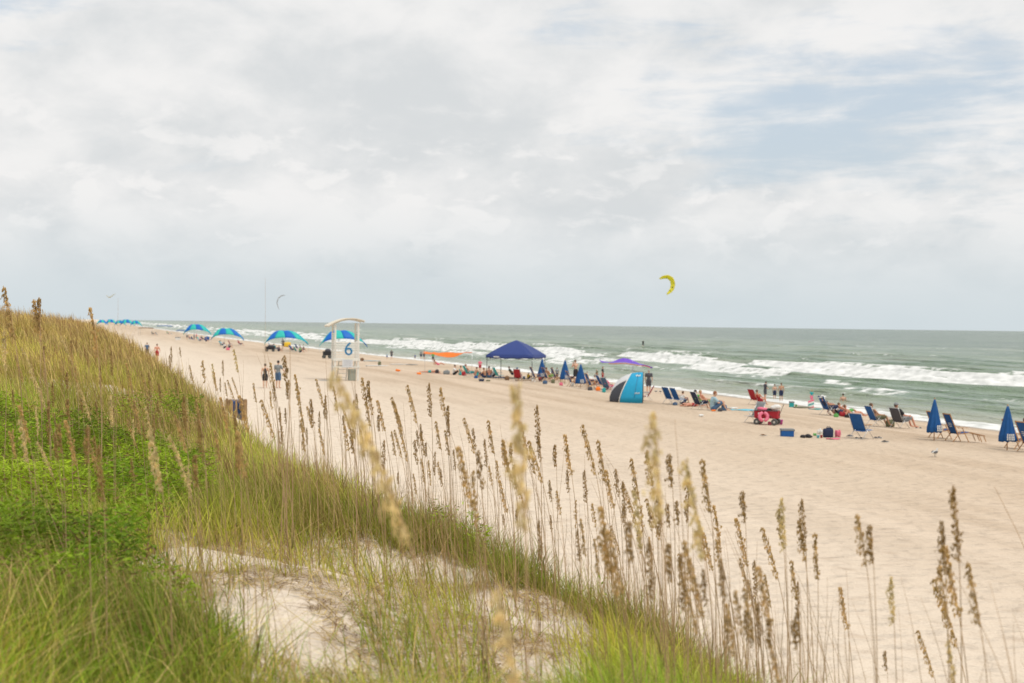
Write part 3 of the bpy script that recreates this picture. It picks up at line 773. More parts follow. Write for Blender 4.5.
def add_hands(me, p):
    bm = bmesh.new(); bm.from_mesh(me); b = MB(); b.bm.free(); b.bm = bm
    for s in 'LR':
        w = p['ha'+s]; d = (w-p['el'+s]).normalized(); sg = -1 if s == 'L' else 1
        side = d.cross(Vector((sg, .2, 0)).normalized()).normalized(); flat = d.cross(side).normalized()
        b.ball(w+d*.05, (.04, .018, .052), Matrix((side, flat, d)).transposed())
        for i, L_ in enumerate((.068, .078, .073, .058)):
            o0 = w+d*.088+side*(.028-.0187*i); bend = flat*(.012 if flat.z < 0 else -.012)
            b.tube([o0-d*.02, o0+d*L_*.45, o0+d*L_*.8+bend, o0+d*L_*.95+bend*2.2], [.009, .0085, .0075, .006], 6)
        o0 = w+d*.03+side*.034
        b.tube([o0-side*.01, o0+side*.022+d*.02, o0+side*.03+d*.052], [.012, .0105, .008], 6)
    bm.to_mesh(me); bm.free(); me.shade_smooth(); return me
_pc = {}
def person_meshes(pose, top, bottom, hair, hat):
    p = POSES[pose]
    def get(key, fn):
        if key not in _pc: _pc[key] = fn()
        return _pc[key]
    out = {}
    out['body'] = get((pose, 'body'), lambda: add_hands(eval_remesh(parts_body(p).bm, 'person_body', .02), p))
    ax = (p['shR']-p['shL']).normalized()
    def topm():
        b = MB(); e = .020
        cap(b, p['pelvis'].lerp(p['waist'], .2), .118+e, p['waist'], .108+e); cap(b, p['waist'], .108+e, p['chest'], .127+e)
        cap(b, p['chest']-ax*.07, .107+e, p['chest']+ax*.07, .107+e); cap(b, p['chest'], .10+e, p['chest'].lerp(p['neck'], .75), .065+e)
        for s in 'LR':
            cap(b, p['chest'].lerp(p['sh'+s], .5), .077+e, p['sh'+s], .064+e)
            if top != 'tank': cap(b, p['sh'+s], .060+e, p['sh'+s].lerp(p['el'+s], .62), .054+e)
        return eval_remesh(b.bm, 'shirt', .022)
    def botm():
        b = MB(); e = .018; k = {'shorts': .82, 'brief': .12, 'dress': .7, 'swim': .1}[bottom]
        cap(b, p['pelvis']-ax*.06, .104+e, p['pelvis']+ax*.06, .104+e); cap(b, p['pelvis'], .117+e, p['pelvis'].lerp(p['waist'], .35 if bottom != 'dress' else .8), .108+e)
        for s in 'LR': cap(b, p['hip'+s], .097+e, p['hip'+s].lerp(p['kn'+s], k), .097+e-.022*k)
        if bottom in ('dress', 'swim'):
            cap(b, p['waist'], .107+e, p['chest'], .127+e*.8)
            if bottom == 'dress': cap(b, p['hipL'].lerp(p['knL'], .3), .12, p['hipR'].lerp(p['knR'], .3), .12); cap(b, p['hipL'].lerp(p['knL'], .6), .11, p['hipR'].lerp(p['knR'], .6), .11)
        return eval_remesh(b.bm, 'bottoms', .022)
    if top: out['shirt'] = get((pose, 'top', top), topm)
    if bottom: out[{'shorts': 'shorts', 'brief': 'swim_shorts', 'dress': 'dress', 'swim': 'swimsuit'}[bottom]] = get((pose, 'bot', bottom), botm)
    up = (p['head']-p['neck']).normalized(); q = Vector((0, 0, 1)).rotation_difference(up).to_matrix(); h = p['head']
    def hairm():
        b = MB(); b.ball(h+q@Vector((0, -.018, .028)), (.086, .094, .105), q, 3)
        if hair == 'long': cap(b, h+q@Vector((0, -.06, .0)), .07, h+q@Vector((0, -.085, -.2)), .045)
        if hair == 'bun': b.ball(h+q@Vector((0, -.07, .11)), .045, q)
        return eval_remesh(b.bm, 'hair', .018)
    if hair: out['hair'] = get((pose, 'hair', hair), hairm)
    def hatm():
        b = MB(); b.ball(h+q@Vector((0, -.005, .055)), (.096, .108, .088), q, 3)
        if hat == 'cap': b.ball(h+q@Vector((0, .12, .045)), (.07, .085, .012), q)
        else: b.lathe([(.10, .045), (.21, .035), (.215, .042), (.10, .062)], 20, h, q)
        return b.mesh('hat')
    if hat: out['hat' if hat != 'cap' else 'cap'] = get((pose, 'hat', hat), hatm)
    def eyem(s):
        def f():
            b = MB(); b.ball(h+q@Vector((s*.031, .088, .012)), (.010, .008, .008), q, 1); return b.mesh('eye')
        return f
    out['eye'] = get((pose, 'eye', 1), eyem(1)); out['eye '] = get((pose, 'eye', -1), eyem(-1))
    return out
SKINS = {'fair': (.60, .36, .25), 'tan': (.46, .25, .15), 'red': (.58, .27, .18), 'brown': (.22, .11, .065)}
HAIRC = {'dark': (.03, .02, .015), 'brown': (.12, .065, .03), 'blond': (.40, .28, .13), 'grey': (.35, .34, .33), 'red': (.25, .09, .03)}
COL = {'black': (.022, .022, .026), 'navy': (.016, .026, .07), 'white': (.72, .72, .70), 'grey': (.22, .24, .25), 'lblue': (.32, .48, .56), 'teal': (.02, .33, .34), 'red': (.36, .018, .03), 'pink': (.72, .16, .25),
       'green': (.12, .38, .10), 'orange': (.9, .22, .02), 'blue': (.008, .085, .29), 'olive': (.14, .15, .08), 'purple': (.20, .10, .55), 'yellow': (.75, .5, .04), 'magenta': (.55, .08, .35), 'cyan': (.10, .50, .65), 'denim': (.06, .12, .22), 'brown': (.18, .10, .05), 'char': (.07, .07, .085)}
def cm(kind, c): return mat(f'{c}_{kind}', COL[c], {'cloth': .85, 'plastic': .4}[kind], .1 if kind == 'cloth' else .05, 9, .15)
def person(px, py, pose, rz, label, h=1.72, skin='fair', top=None, bottom='shorts', tc='black', bc='navy', hair='short', hc='brown', hat=None, hatc='white', group=None, at=None, sink=0.0, dz=0.0, name='person'):
    x, y = at if at else gp(px, py)[:2]
    t = thing('person', label, 'person', (x, y, max(gz(x, y), 0.02)-sink+dz), rz, group, h/1.75)
    ms = person_meshes(pose, top, bottom, hair, hat)
    for k, me in ms.items():
        me = me.copy(); me.materials.clear()
        if k == 'body': m_ = mat(f'{skin}_skin', SKINS[skin], .55, .06, 9, .05)
        elif k == 'shirt': m_ = cm('cloth', tc)
        elif k == 'hair': m_ = mat(f'{hc}_hair', HAIRC[hc], .6, .2, 30, .2)
        elif k in ('hat', 'cap'): m_ = cm('cloth', hatc)
        elif k.startswith('eye'): m_ = mat('eye_dark', (.03, .02, .02), .2, 0, 9, 0)
        else: m_ = cm('cloth', bc)
        me.materials.append(m_); link_mesh(k.strip(), me, None, t, True)
    return t

# ================================================================== furniture
M_alu = mat('brushed_aluminium', (.62, .63, .64), .35, .05, 30, 0, metal=.9)
M_wood = mat('varnished_wood', (.42, .22, .09), .55, .25, 12, .1)
M_white = mat('weathered_white_paint', (.70, .69, .64), .6, .08, 6, .1)
M_steel = mat('dark_steel', (.10, .11, .11), .45, .1, 20, 0, metal=.6)
def beach_chair(px, py, rz, label, fabric='blue', seat=None, group='folding beach chairs', scale=1., at=None, low=False):
    x, y = at if at else gp(px, py)[:2]
    t = thing('beach_chair', label, 'chair', (x, y, gz(x, y)), rz, group, scale)
    fm = cm('cloth', fabric); sm = cm('cloth', seat or fabric)
    MB().sheet(lambda u, v: Vector((-.27+.54*u, -.16-.36*v, .34+.66*v-.03*math.sin(math.pi*v))) + Vector((0, .02*math.sin(math.pi*u), 0)), 6, 8, .016).build('backrest', fm, t, True)
    MB().sheet(lambda u, v: Vector((-.26+.52*u, -.16+.50*v, .31-.045*math.sin(math.pi*u)*math.sin(math.pi*v)+.04*v)), 6, 6, .016).build('seat', sm, t, True)
    b = MB()
    for s in (-1, 1):
        b.tube([(s*.285, -.13, .28), (s*.285, -.53, 1.01)], .013); b.tube([(s*.275, -.2, .31), (s*.275, .36, .35)], .012)
    b.tube([(-.285, -.53, 1.01), (.285, -.53, 1.01)], .013); b.tube([(-.275, .36, .35), (.275, .36, .35)], .012)
    b.build('frame', M_alu, t, True)
    for s in (-1, 1):
        MB().tube([(s*.30, -.42, .01), (s*.30, .10, .56)], .012).build('leg', M_alu, t, True)
        MB().tube([(s*.29, .36, .01), (s*.29, -.06, .40), (s*.29, -.22, .56)], .012).build('leg', M_alu, t, True)
        MB().box((s*.31, -.07, .575), (.055, .46, .025), bevel=.008).build('armrest', M_wood if fabric in ('blue', 'navy') else M_alu, t)
    return t
def wood_lounger(px, py, rz, label, foot=True, group='wooden beach loungers', scale=1., at=None):
    x, y = at if at else gp(px, py)[:2]
    t = thing('beach_lounger', label, 'lounger', (x, y, gz(x, y)), rz, group, scale)
    fm = mat('royal_blue_canvas', (.004, .075, .25), .85, .12, 9, .2)
    bk = MB().sheet(lambda u, v: Vector((-.25+.5*u, -.20-.38*v, .36+.82*v)), 4, 8, .014).build('backrest', fm, t, True)
    b = MB()
    for r_, (z0, wd) in enumerate(((.80, .22), (.73, .27), (.66, .2))):   # unreadable printed lines on the back
        n = 5
        for k in range(n):
            xx = -wd/2+wd*(k+.5)/n; yy = -.20-.38*((z0-.36)/.82)
            b.box((xx, yy-.013, z0), (wd/n*.72, .004, .048), Matrix.Rotation(R(-24.9), 3, 'X'))
    b.build('print', M_white, bk)
    MB().sheet(lambda u, v: Vector((-.25+.5*u, -.20+.62*v, .35+.07*v-.03*math.sin(math.pi*v))), 4, 6, .014).build('seat', fm, t, True)
    b = MB()
    for s in (-1, 1):
        b.box((s*.28, -.39, .77), (.035, .035, .98), Matrix.Rotation(R(24.8), 3, 'X'), .005)
        b.box((s*.28, .10, .375), (.035, .70, .035), Matrix.Rotation(R(6), 3, 'X'), .005)
    b.box((0, -.585, 1.19), (.56, .03, .045), None, .005); b.build('frame', M_wood, t)
    for s in (-1, 1):
        MB().box((s*.31, -.28, .22), (.03, .03, .62), Matrix.Rotation(R(-40), 3, 'X'), .004).build('leg', M_wood, t)
        MB().box((s*.31, .16, .30), (.03, .03, .74), Matrix.Rotation(R(28), 3, 'X'), .004).build('leg', M_wood, t)
        MB().box((s*.32, .02, .62), (.06, .50, .022), None, .006).build('armrest', M_wood, t)
    if foot:
        f = MB()
        for s in (-1, 1):
            f.box((s*.24, .80, .33), (.03, .72, .03), Matrix.Rotation(R(-12), 3, 'X'), .004)
            f.box((s*.24, .92, .15), (.028, .028, .34), Matrix.Rotation(R(25), 3, 'X'), .004); f.box((s*.24, 1.14, .12), (.028, .028, .28), Matrix.Rotation(R(25), 3, 'X'), .004)
        f.box((0, .50, .385), (.52, .03, .03)); f.box((0, 1.10, .262), (.52, .03, .03))
        fr = f.build('footrest', M_wood, t)
        MB().sheet(lambda u, v: Vector((-.22+.44*u, .55+.58*v, .395-.12*v)), 3, 4, .012).build('cushion', fm, fr, True)
    return t
def closed_umbrella(px, py, label, hpx, at=None, printed=True):
    x, y, D = gp(px, py); H = hpx/F_PX*D
    t = thing('closed_umbrella', label, 'umbrella', (x, y, gz(x, y)), CAMRZ+random.uniform(-.3, .3), 'closed blue umbrellas')
    fm = mat('royal_blue_canvas', (.004, .075, .25), .85, .12, 9, .2)
    MB().tube([(0, 0, -.1), (0, 0, H*.5), (0, 0, H+.03)], [.022, .02, .012], 10).build('pole', M_wood, t, True)
    ph = random.uniform(0, 6)
    def fn(u, v):
        a = 2*math.pi*u; rr = (.03+(.30 if H < 1.95 and px > 900 else .37)*(v**.85))*(1+.16*math.sin(8*a+ph+2*v)*v**.5)*(1-.12*max(0, v-.85)/.15)
        return Vector((rr*math.cos(a), rr*.72*math.sin(a), H*(1-.80*v)-.02*math.sin(8*a+ph)*v))
    MB().sheet(fn, 64, 14, .008).build('canopy', fm, t, True)
    MB().ball((0, 0, H+.03), (.025, .025, .05)).build('finial', M_wood, t, True)
    if printed:
        b = MB()
        for r_ in range(3):
            z = H*(.36-.05*r_)
            for k in range(4):
                a = R(-90+4+ (k-.3)*13); rr = .355+.012*r_
                b.box((rr*math.cos(a)*1.0, rr*.72*math.sin(a)-.045, z), (.05, .012, .075), Matrix.Rotation(a+R(90), 3, 'Z'))
        b.build('print', M_white, t)
    return t
def dome_umbrella(px, py, wpx, hpx, label, teal_first=True, lean=0., group='teal and blue beach cabanas'):
    """wide striped canopy with its front open to the sea"""
    x, y, D = gp(px, py); W = wpx/F_PX*D; H = hpx/F_PX*D
    t = thing('beach_cabana', label, 'cabana', (x, y, gz(x, y)), CAMRZ+lean, group)
    A = cm('cloth', 'blue') if False else mat('bright_blue_nylon', (.015, .21, .74), .55, .06, 6, .1, trans=.35)
    B = mat('aqua_nylon', (.05, .68, .62), .55, .06, 6, .1, trans=.35)
    n = 6
    for k in range(n):
        u0, u1 = k/n, (k+1)/n
        def fn(u, v, u0=u0, u1=u1):
            a = math.pi*(u0+(u1-u0)*u)   # left to right over the arch
            ph = v                         # from hub at the top front to the rim
            ex = -math.cos(a)
            rimx = W/2*ex; rimz = H*(.30+.38*math.sin(a)); rimy = -W*.16*math.sin(a)+W*.04
            hub = Vector((-W*.10, W*.10, H)); rim = Vector((rimx, rimy, rimz))
            p = hub.lerp(rim, ph); p.z += H*.24*math.sin(math.pi*ph)*(.6+.4*abs(ex)); return p
        MB().sheet(fn, 5, 8, .012).build('canopy_panel', (B if (k % 2 == 0) == teal_first else A), t, True)
    for k in range(n):                     # the seaward half
        u0, u1 = k/n, (k+1)/n
        def fn(u, v, u0=u0, u1=u1):
            a = math.pi*(u0+(u1-u0)*u); ex = -math.cos(a)
            rim = Vector((W/2*ex, W*.30*math.sin(a)+W*.04, H*(.30+.42*math.sin(a)))); hub = Vector((-W*.10, W*.10, H))
            p = hub.lerp(rim, v); p.z += H*.24*math.sin(math.pi*v)*(.6+.4*abs(ex)); return p
        MB().sheet(fn, 4, 6, .012).build('canopy_panel', (A if (k % 2 == 0) == teal_first else B), t, True)
    MB().tube([(-W*.10, W*.10, -.1), (-W*.10, W*.10, H)], .03).build('pole', M_alu, t, True)
    for s in (-1, 1):
        MB().tube([(s*W*.5, W*.04, -.05), (s*W*.498, W*.04, H*.31)], .02).build('side_pole', M_alu, t, True)
    return t
def lump(name, cat, px, py, wpx, hpx, c, label, depth=None, rz=CAMRZ, group=None, shape='bag', at=None):
    x, y, D = gp(px, py)
    if at: x, y = at
    w_ = wpx/F_PX*D; h_ = hpx/F_PX*D; d_ = depth or w_*.6
    t = thing(name, label, cat, (x, y, gz(x, y)), rz, group)
    m_ = cm('cloth', c)
    if shape == 'bag':
        b = MB(); b.box((0, 0, h_*.45), (w_*.92, d_, h_*.9), None, min(w_, h_)*.2); b.ball((w_*.1, 0, h_*.82), (w_*.36, d_*.4, h_*.2)); b.build('bag_body', m_, t, True)
        MB().tube([(-w_*.25, -d_*.3, h_*.85), (-w_*.12, -d_*.3, h_*1.12), (w_*.12, -d_*.3, h_*1.12), (w_*.25, -d_*.3, h_*.85)], .014).build('handle', m_, t, True)
    elif shape == 'cooler':
        MB().box((0, 0, h_*.36), (w_*.92, d_, h_*.72), None, .02).build('tub', m_, t)
        MB().box((0, 0, h_*.86), (w_, d_*1.06, h_*.25), None, .02).build('lid', cm('cloth', 'grey'), t)
        MB().tube([(-w_*.5, 0, h_*.6), (-w_*.53, -d_*.45, h_*.8), (w_*.53, -d_*.45, h_*.8), (w_*.5, 0, h_*.6)], .012).build('handle', M_steel, t, True)
    elif shape == 'bucket':
        MB().lathe([(w_*.33, 0), (w_*.5, h_), (w_*.53, h_), (w_*.50, h_*.94), (w_*.34, .02)], 18).build('pail', cm('plastic', c), t, True)
        MB().tube([(w_*.5*math.cos(a), 0, h_+w_*.42*math.sin(a)) for a in [i*math.pi/8 for i in range(9)]], .006).build('handle', M_white, t, True)
    elif shape == 'heap':
        b = MB(); r_ = random.Random(px*7)
        for k in range(6): b.ball((r_.uniform(-.35, .35)*w_, r_.uniform(-.3, .3)*d_, h_*r_.uniform(.25, .5)), (w_*r_.uniform(.16, .28), d_*.35, h_*r_.uniform(.3, .5)))
        me = eval_remesh(b.bm, name, max(.012, w_*.03), 3); me.materials.append(m_); link_mesh('cloth_heap', me, None, t, True)
    return t
def towel(px, py, w_, d_, c, label, rz=CAMRZ, stripes=None):
    x, y, D = gp(px, py)
    t = thing('towel', label, 'towel', (x, y, gz(x, y)+.03), rz)
    MB().sheet(lambda u, v: Vector((-w_/2+w_*u, -d_/2+d_*v, .015*math.sin(7*u+3*v)+.012*math.sin(13*v))), 14, 8, .014).build('cloth', cm('cloth', c), t, True)
    return t
def shoes(px, py, c, label, group='shoes left on the sand'):
    x, y, D = gp(px, py)
    t = thing('shoes', label, 'shoes', (x, y, gz(x, y)+.01), rotz(random.uniform(-60, 60)), group)
    for s in (-1, 1):
        b = MB(); b.ball((s*.10, 0, .025), (.05, .14, .02)); b.ball((s*.10, .04, .04), (.045, .05, .03)); b.build('shoe', cm('cloth', c), t, True)
        MB().box((s*.10, 0, .012), (.095, .28, .02), None, .008).build('sole', M_white, t)
    return t
def gull(px, py, label, scale=1., rz=0):
    x, y, D = gp(px, py); t = thing('gull', label, 'bird', (x, y, gz(x, y)), rz, 'gulls on the sand', scale)
    b = MB(); b.ball((0, 0, .17), (.065, .15, .07)); b.ball((0, .12, .23), (.035, .05, .05)); b.ball((0, .15, .28), (.036, .042, .036)); b.tube([(0, -.08, .18), (0, -.25, .17)], [.04, .015])
    me = eval_remesh(b.bm, 'gull_body', .012); me.materials.append(mat('gull_white', (.6, .6, .58), .7, .1, 20, 0)); link_mesh('body', me, None, t, True)
    for s in (-1, 1):
        MB().ball((s*.055, -.04, .185), (.02, .15, .05)).build('wing', mat('gull_grey', (.12, .12, .13), .7, .1, 20, 0), t, True)
        MB().tube([(s*.025, 0, .11), (s*.025, .005, .0), (s*.025, .05, .003)], .006).build('leg', M_steel, t, True)
    MB().tube([(0, .18, .278), (0, .235, .268)], [.012, .003]).build('beak', cm('plastic', 'yellow'), t, True)
    return t

# ------------------------------------------------------------------ lifeguard stand
x, y, D = gp(345, 380.5); k = D/F_PX
t = thing('lifeguard_stand', 'white wooden lifeguard stand with a blue 6 and a curved roof', 'lifeguard stand', (x, y, gz(x, y)), CAMRZ+R(15))
W2, D2 = .86, .72; PF = 1.55
def board(b, x0, x1, yy, z, th=.03, hh=.11, axis='x'):
    if axis == 'x': b.box(((x0+x1)/2, yy, z), (x1-x0, th, hh), None, .006)
    else: b.box((yy, (x0+x1)/2, z), (th, x1-x0, hh), None, .006)
for sx in (-1, 1):
    for sy in (-1, 1):
        MB().box((sx*W2, sy*D2, 2.05), (.13, .13, 4.5 if sx > 0 else 4.25), None, .01).build('post', M_white, t)
fl = MB(); fl.box((0, 0, PF), (1.95, 1.66, .09), None, .01); fl.build('platform', M_white, t)
for yy, z0, n in ((-D2-.085, PF+.13, 8),):
    b = MB(); 
    for i in range(n): board(b, -W2, W2, yy, z0+i*.165, hh=.11)
    fw = b.build('front_wall', M_white, t)
    cu = bpy.data.curves.new('numeral', 'FONT'); cu.body = '6'; cu.size = 1.38; cu.extrude = .012; cu.align_x = 'CENTER'; cu.align_y = 'CENTER'
    to = bpy.data.objects.new('tmp', cu); C.objects.link(to); dg = bpy.context.evaluated_depsgraph_get(); dg.update()
    me = bpy.data.meshes.new_from_object(to.evaluated_get(dg)); me.name = 'numeral'; bpy.data.objects.remove(to)
    me.materials.clear(); me.materials.append(mat('numeral_blue_paint', (.01, .17, .36), .5, .03, 5, 0))
    o = link_mesh('numeral', me, None, fw, False); o.location = (.12, yy-.03, PF+.78); o.rotation_euler = (R(90), 0, 0)
for sx in (-1, 1):
    b = MB()
    for i in range(12): board(b, -D2, D2, sx*(W2+.085), PF+.13+i*.165, hh=.095, axis='y')
    b.build('side_wall', M_white, t)
b = MB(); board(b, -W2-.15, W2+.15, -D2-.10, PF+.0, .03, .16); board(b, -W2-.15, W2+.15, -D2-.10, 1.02, .04, .10); board(b, -W2, W2, D2+.09, 1.02, .04, .10)
for sx in (-1, 1): board(b, -D2, D2, sx*(W2+.09), 1.02, .04, .10, 'y')
b.build('rail', M_white, t)
MB().box((.12, -D2-.13, PF+.02), (.66, .02, .11), None, .004).build('sign_strip', mat('yellow_sign', (.62, .52, .10), .5, .05, 5, 0), t)
nb = MB().box((.05, -D2-.135, 1.30), (.78, .025, .62), None, .006).build('notice_board', mat('pale_notice', (.62, .64, .67), .5, .04, 5, 0), t)
b = MB()
for i in range(5): b.box((.05, -D2-.151, 1.50-.095*i), (.6-.07*(i % 2), .004, .022))
b.build('printed_lines', mat('notice_print', (.32, .34, .38), .6, .05, 5, 0), nb)
cab = MB(); cab.box((.48, -.2, .42), (.5, .8, .84), None, .02); cab.build('locker', mat('locker_grey_green', (.30, .32, .27), .6, .1, 5, .1), t)
b = MB()
for s in (-1, 1): b.tube([(s*.35, D2+.12, PF), (s*.35, D2+1.15, 0)], .045)
for i in range(5): f_ = (i+.5)/5; b.box((0, D2+.12+1.03*f_, PF*(1-f_)), (.72, .16, .04))
b.build('ladder', M_white, t)
def roof(u, v):
    X_ = -1.45+2.75*u; zz = 4.13+.62*math.sin(math.pi*(.10+.72*u)) - .25*(1-u)
    return Vector((X_, -1.05+2.1*v, zz))
MB().sheet(roof, 20, 4, .06).build('roof', mat('beige_roof', (.72, .66, .54), .6, .1, 5, .1), t)
for yy in (-.8, .8):
    b = MB(); b.tube([roof(i/8, (yy+1.05)/2.1)-Vector((0, 0, .09)) for i in range(9)], .05, 6)
    b.build('roof_beam', M_white, t, True)
MB().box((-1.5, -1.0, .02), (1.1, 1.0, .03), None, .01).build('ground_mat', cm('cloth', 'grey'), t)  # thin grey sheet standing in for the shadow left of the stand

# ------------------------------------------------------------------ pop-up canopy
x, y, D = gp(516, 378.5); k = D/F_PX; sd_ = 48*k; a0 = math.atan2(-16, -30)
t = thing('canopy_tent', 'dark blue pop-up canopy with a peaked roof on thin legs', 'canopy', (x, y, gz(x, y)), CAMRZ+a0+R(135))
hs = sd_/2; ez = 23.0*k; az_ = 38.3*k
blue = mat('canopy_blue_polyester', (.022, .05, .22), .6, .06, 5, .1, trans=.05)
b = MB(); cs = [(-hs, -hs), (hs, -hs), (hs, hs), (-hs, hs)]
for i in range(4):
    a, c = cs[i], cs[(i+1) % 4]
    def fn(u, v, a=a, c=c):
        p = Vector((a[0]+(c[0]-a[0])*u, a[1]+(c[1]-a[1])*u, ez+.03)); q = Vector((0, 0, az_)); r_ = p.lerp(q, v); r_.z += .10*math.sin(math.pi*v)-.06*math.sin(math.pi*u)*(1-v); return r_
    MB().sheet(fn, 8, 8, .014).build('roof_panel', blue, t, True)
    def fv(u, v, a=a, c=c): return Vector(((a[0]+(c[0]-a[0])*u)*1.005, (a[1]+(c[1]-a[1])*u)*1.005, ez-.22*v+.03-.06*math.sin(math.pi*u)+.03*math.sin(25*u)*v))
    MB().sheet(fv, 24, 2, .012).build('valance', blue, t, True)
for c in cs:
    MB().box((c[0]*.97, c[1]*.97, ez/2-.05), (.05, .05, ez+.1), None, .004).build('leg', mat('canopy_leg_grey', (.10, .12, .12), .5, .1, 9, 0), t)
b = MB()
for i in range(4):
    a, c = cs[i], cs[(i+1) % 4]; m_ = ((a[0]+c[0])/2*.97, (a[1]+c[1])/2*.97)
    b.tube([(a[0]*.97, a[1]*.97, ez-.1), (m_[0], m_[1], ez-.45), (c[0]*.97, c[1]*.97, ez-.1)], .014)
    b.tube([(a[0]*.97, a[1]*.97, ez-.45), (m_[0], m_[1], ez-.1), (c[0]*.97, c[1]*.97, ez-.45)], .014)
b.build('truss', M_alu, t, True)
MB().box((-hs*.55, -hs*1.02, ez-.1), (.5, .01, .09)).build('print', M_white, t)

# ------------------------------------------------------------------ wind-streamed fabric shades
def shade(px, py, pts, col, label, poles, width=1.5, thick_px=4, under=None):
    x, y, D = gp(px, py); k = D/F_PX; z0 = gz(x, y)
    t = thing('fabric_shade', label, 'sun shade', (x, y, z0), CAMRZ, 'wind-blown fabric shades')
    P_ = [((a-px)*k, (py-b_)*k) for a, b_ in pts]
    xs_ = [p[0] for p in P_]; zs_ = [p[1] for p in P_]; L0, L1 = xs_[0], xs_[-1]
    def fn(u, v):
        X_ = L0+(L1-L0)*u; Z_ = float(np.interp(X_, xs_, zs_)); wv = (.25+.75*math.sin(math.pi*min(1, u*1.15+.05))**.5)
        return Vector((X_, width*(v-.5)*1.4*wv, Z_-thick_px*k*(1-v)*wv*.9+.07*math.sin(9*u+3*v)))
    MB().sheet(fn, 40, 8, .012).build('fabric', col, t, True)
    if under:
        MB().sheet(lambda u, v: fn(.15+.8*u, .03*v)-Vector((0, 0, .05+.05*v)), 30, 1, .012).build('trim', under, t, True)
    for (bx, tz) in poles:
        X_ = (bx-px)*k
        MB().tube([(X_, -.5, -.1), (X_, -.45, (py-tz)*k)], .016).build('pole', M_alu, t, True)
    return t
shade(449, 374, [(424, 352), (431, 352.3), (433, 351.6), (437, 352.6), (455, 353.5), (463, 352.2), (472, 351.5)], mat('orange_ripstop', (.95, .25, .01), .6, .06, 5, .1, trans=.3),
      'long orange fabric shade streaming in the wind on thin poles', [(425, 352), (472, 352)], 1.5, 3.6)
shade(628, 391, [(599.5, 360.5), (601, 361.5), (611, 361.6), (619, 359.8), (624, 359), (631, 360.3), (640, 363.8), (652, 366.8)], mat('violet_ripstop', (.23, .09, .72), .6, .06, 5, .1, trans=.3),
      'violet fabric shade rippling in the wind above the blue tent', [(632, 361)], 1.6, 2.2, mat('coral_ripstop', (.85, .22, .22), .6, .06, 5, .1, trans=.3))

# ------------------------------------------------------------------ blue beach tent
x, y, D = gp(626, 402); k = D/F_PX; W_, H_ = 33.5*k, 30*k
t = thing('beach_tent', 'bright blue half dome beach tent with a dark mesh side window', 'tent', (x, y, gz(x, y)), CAMRZ+R(-6))
def shell(u, v):   # u 0 back .. 1 mouth, v 0 near side .. 1 far side
    a = math.pi*v; X_ = -W_/2+W_*u; rr = math.sqrt(max(0, 1-(1-u)**2.2)); hw = 1.05*(.45+.55*rr)
    return Vector((X_, -hw*math.cos(a)*(.5+.5*rr if u < .02 else 1), H_*max(rr, .02)**.9*math.sin(a)**.75))
tb = mat('tent_cyan_polyester', (.01, .36, .62), .55, .06, 5, .1, trans=.1)
ue = lambda v: .30+.34*math.sin(math.pi*min(v, .5))**1.3
MB().sheet(lambda u, v: shell(ue(v)+.015+(.985-ue(v))*u, v), 16, 24, .014).build('shell', tb, t, True)
MB().sheet(lambda u, v: shell(.015+(ue(.27*v)-.035)*u, .27*v), 8, 8, .014).build('side_window', mat('dark_mesh', (.05, .055, .07), .8, .05, 20, 0), t, True)
MB().sheet(lambda u, v: shell(.015+(ue(.27+.73*v)-.01)*u, .27+.73*v), 8, 18, .014).build('back_panel', mat('tent_silver', (.60, .61, .63), .5, .05, 5, .1), t, True)
MB().tube([shell(ue(v/24), v/24)*1.005 for v in range(25)], .035, 6).build('trim', M_white, t, True)
MB().tube([shell(.75+.12*math.sin(v/10), .03+.47*v/16)*1.006 for v in range(17)], .018, 6).build('seam', mat('tent_seam', (.03, .2, .36), .6, .05, 5, 0), t, True)
b = MB()
for (u, v, s_) in ((.86, .33, 1.), (.84, .07, .8)):
    p = shell(u, v)*1.0+Vector((0, -.03, .01))
    for i in range(4): b.box(p+Vector((-.12+.075*i, 0, .02*(i % 2))), (.05*s_, .012, .10*s_), Matrix.Rotation(R(-35 if v > .2 else -8), 3, 'X'))
b.build('logo', M_white, t)
MB().tube([shell(1.0, v/20) for v in range(21)], .02, 6).build('pole', M_steel, t, True)

# ------------------------------------------------------------------ striped cabanas with their people
dome_umbrella(286, 351, 44, 19.5, 'teal and blue arched cabana over yellow bags, left of the lifeguard stand')
dome_umbrella(343.5, 354, 48, 22.5, 'teal and blue arched cabana partly behind the lifeguard stand', True, R(8))
dome_umbrella(227, 345.5, 33, 16.5, 'teal and blue arched cabana second from the left of the three open ones', False)
dome_umbrella(197, 339.5, 28, 14.5, 'teal and blue arched cabana at the left of the three open ones')
for (px, py, w_, h_, l) in ((102, 328, 9, 6, 'far teal cabana at the very left end'), (111, 328.2, 9, 6.5, 'far blue and teal cabana beside the leftmost one'), (120, 328.5, 9, 6, 'far cabana in the middle of the distant cluster'),
                          (127, 329, 11, 7, 'far blue cabana right of the distant cluster'), (136, 329.4, 9, 6.5, 'rightmost of the distant clustered cabanas')):
    dome_umbrella(px, py, w_*1.35, h_*1.3, l, random.random() < .5)
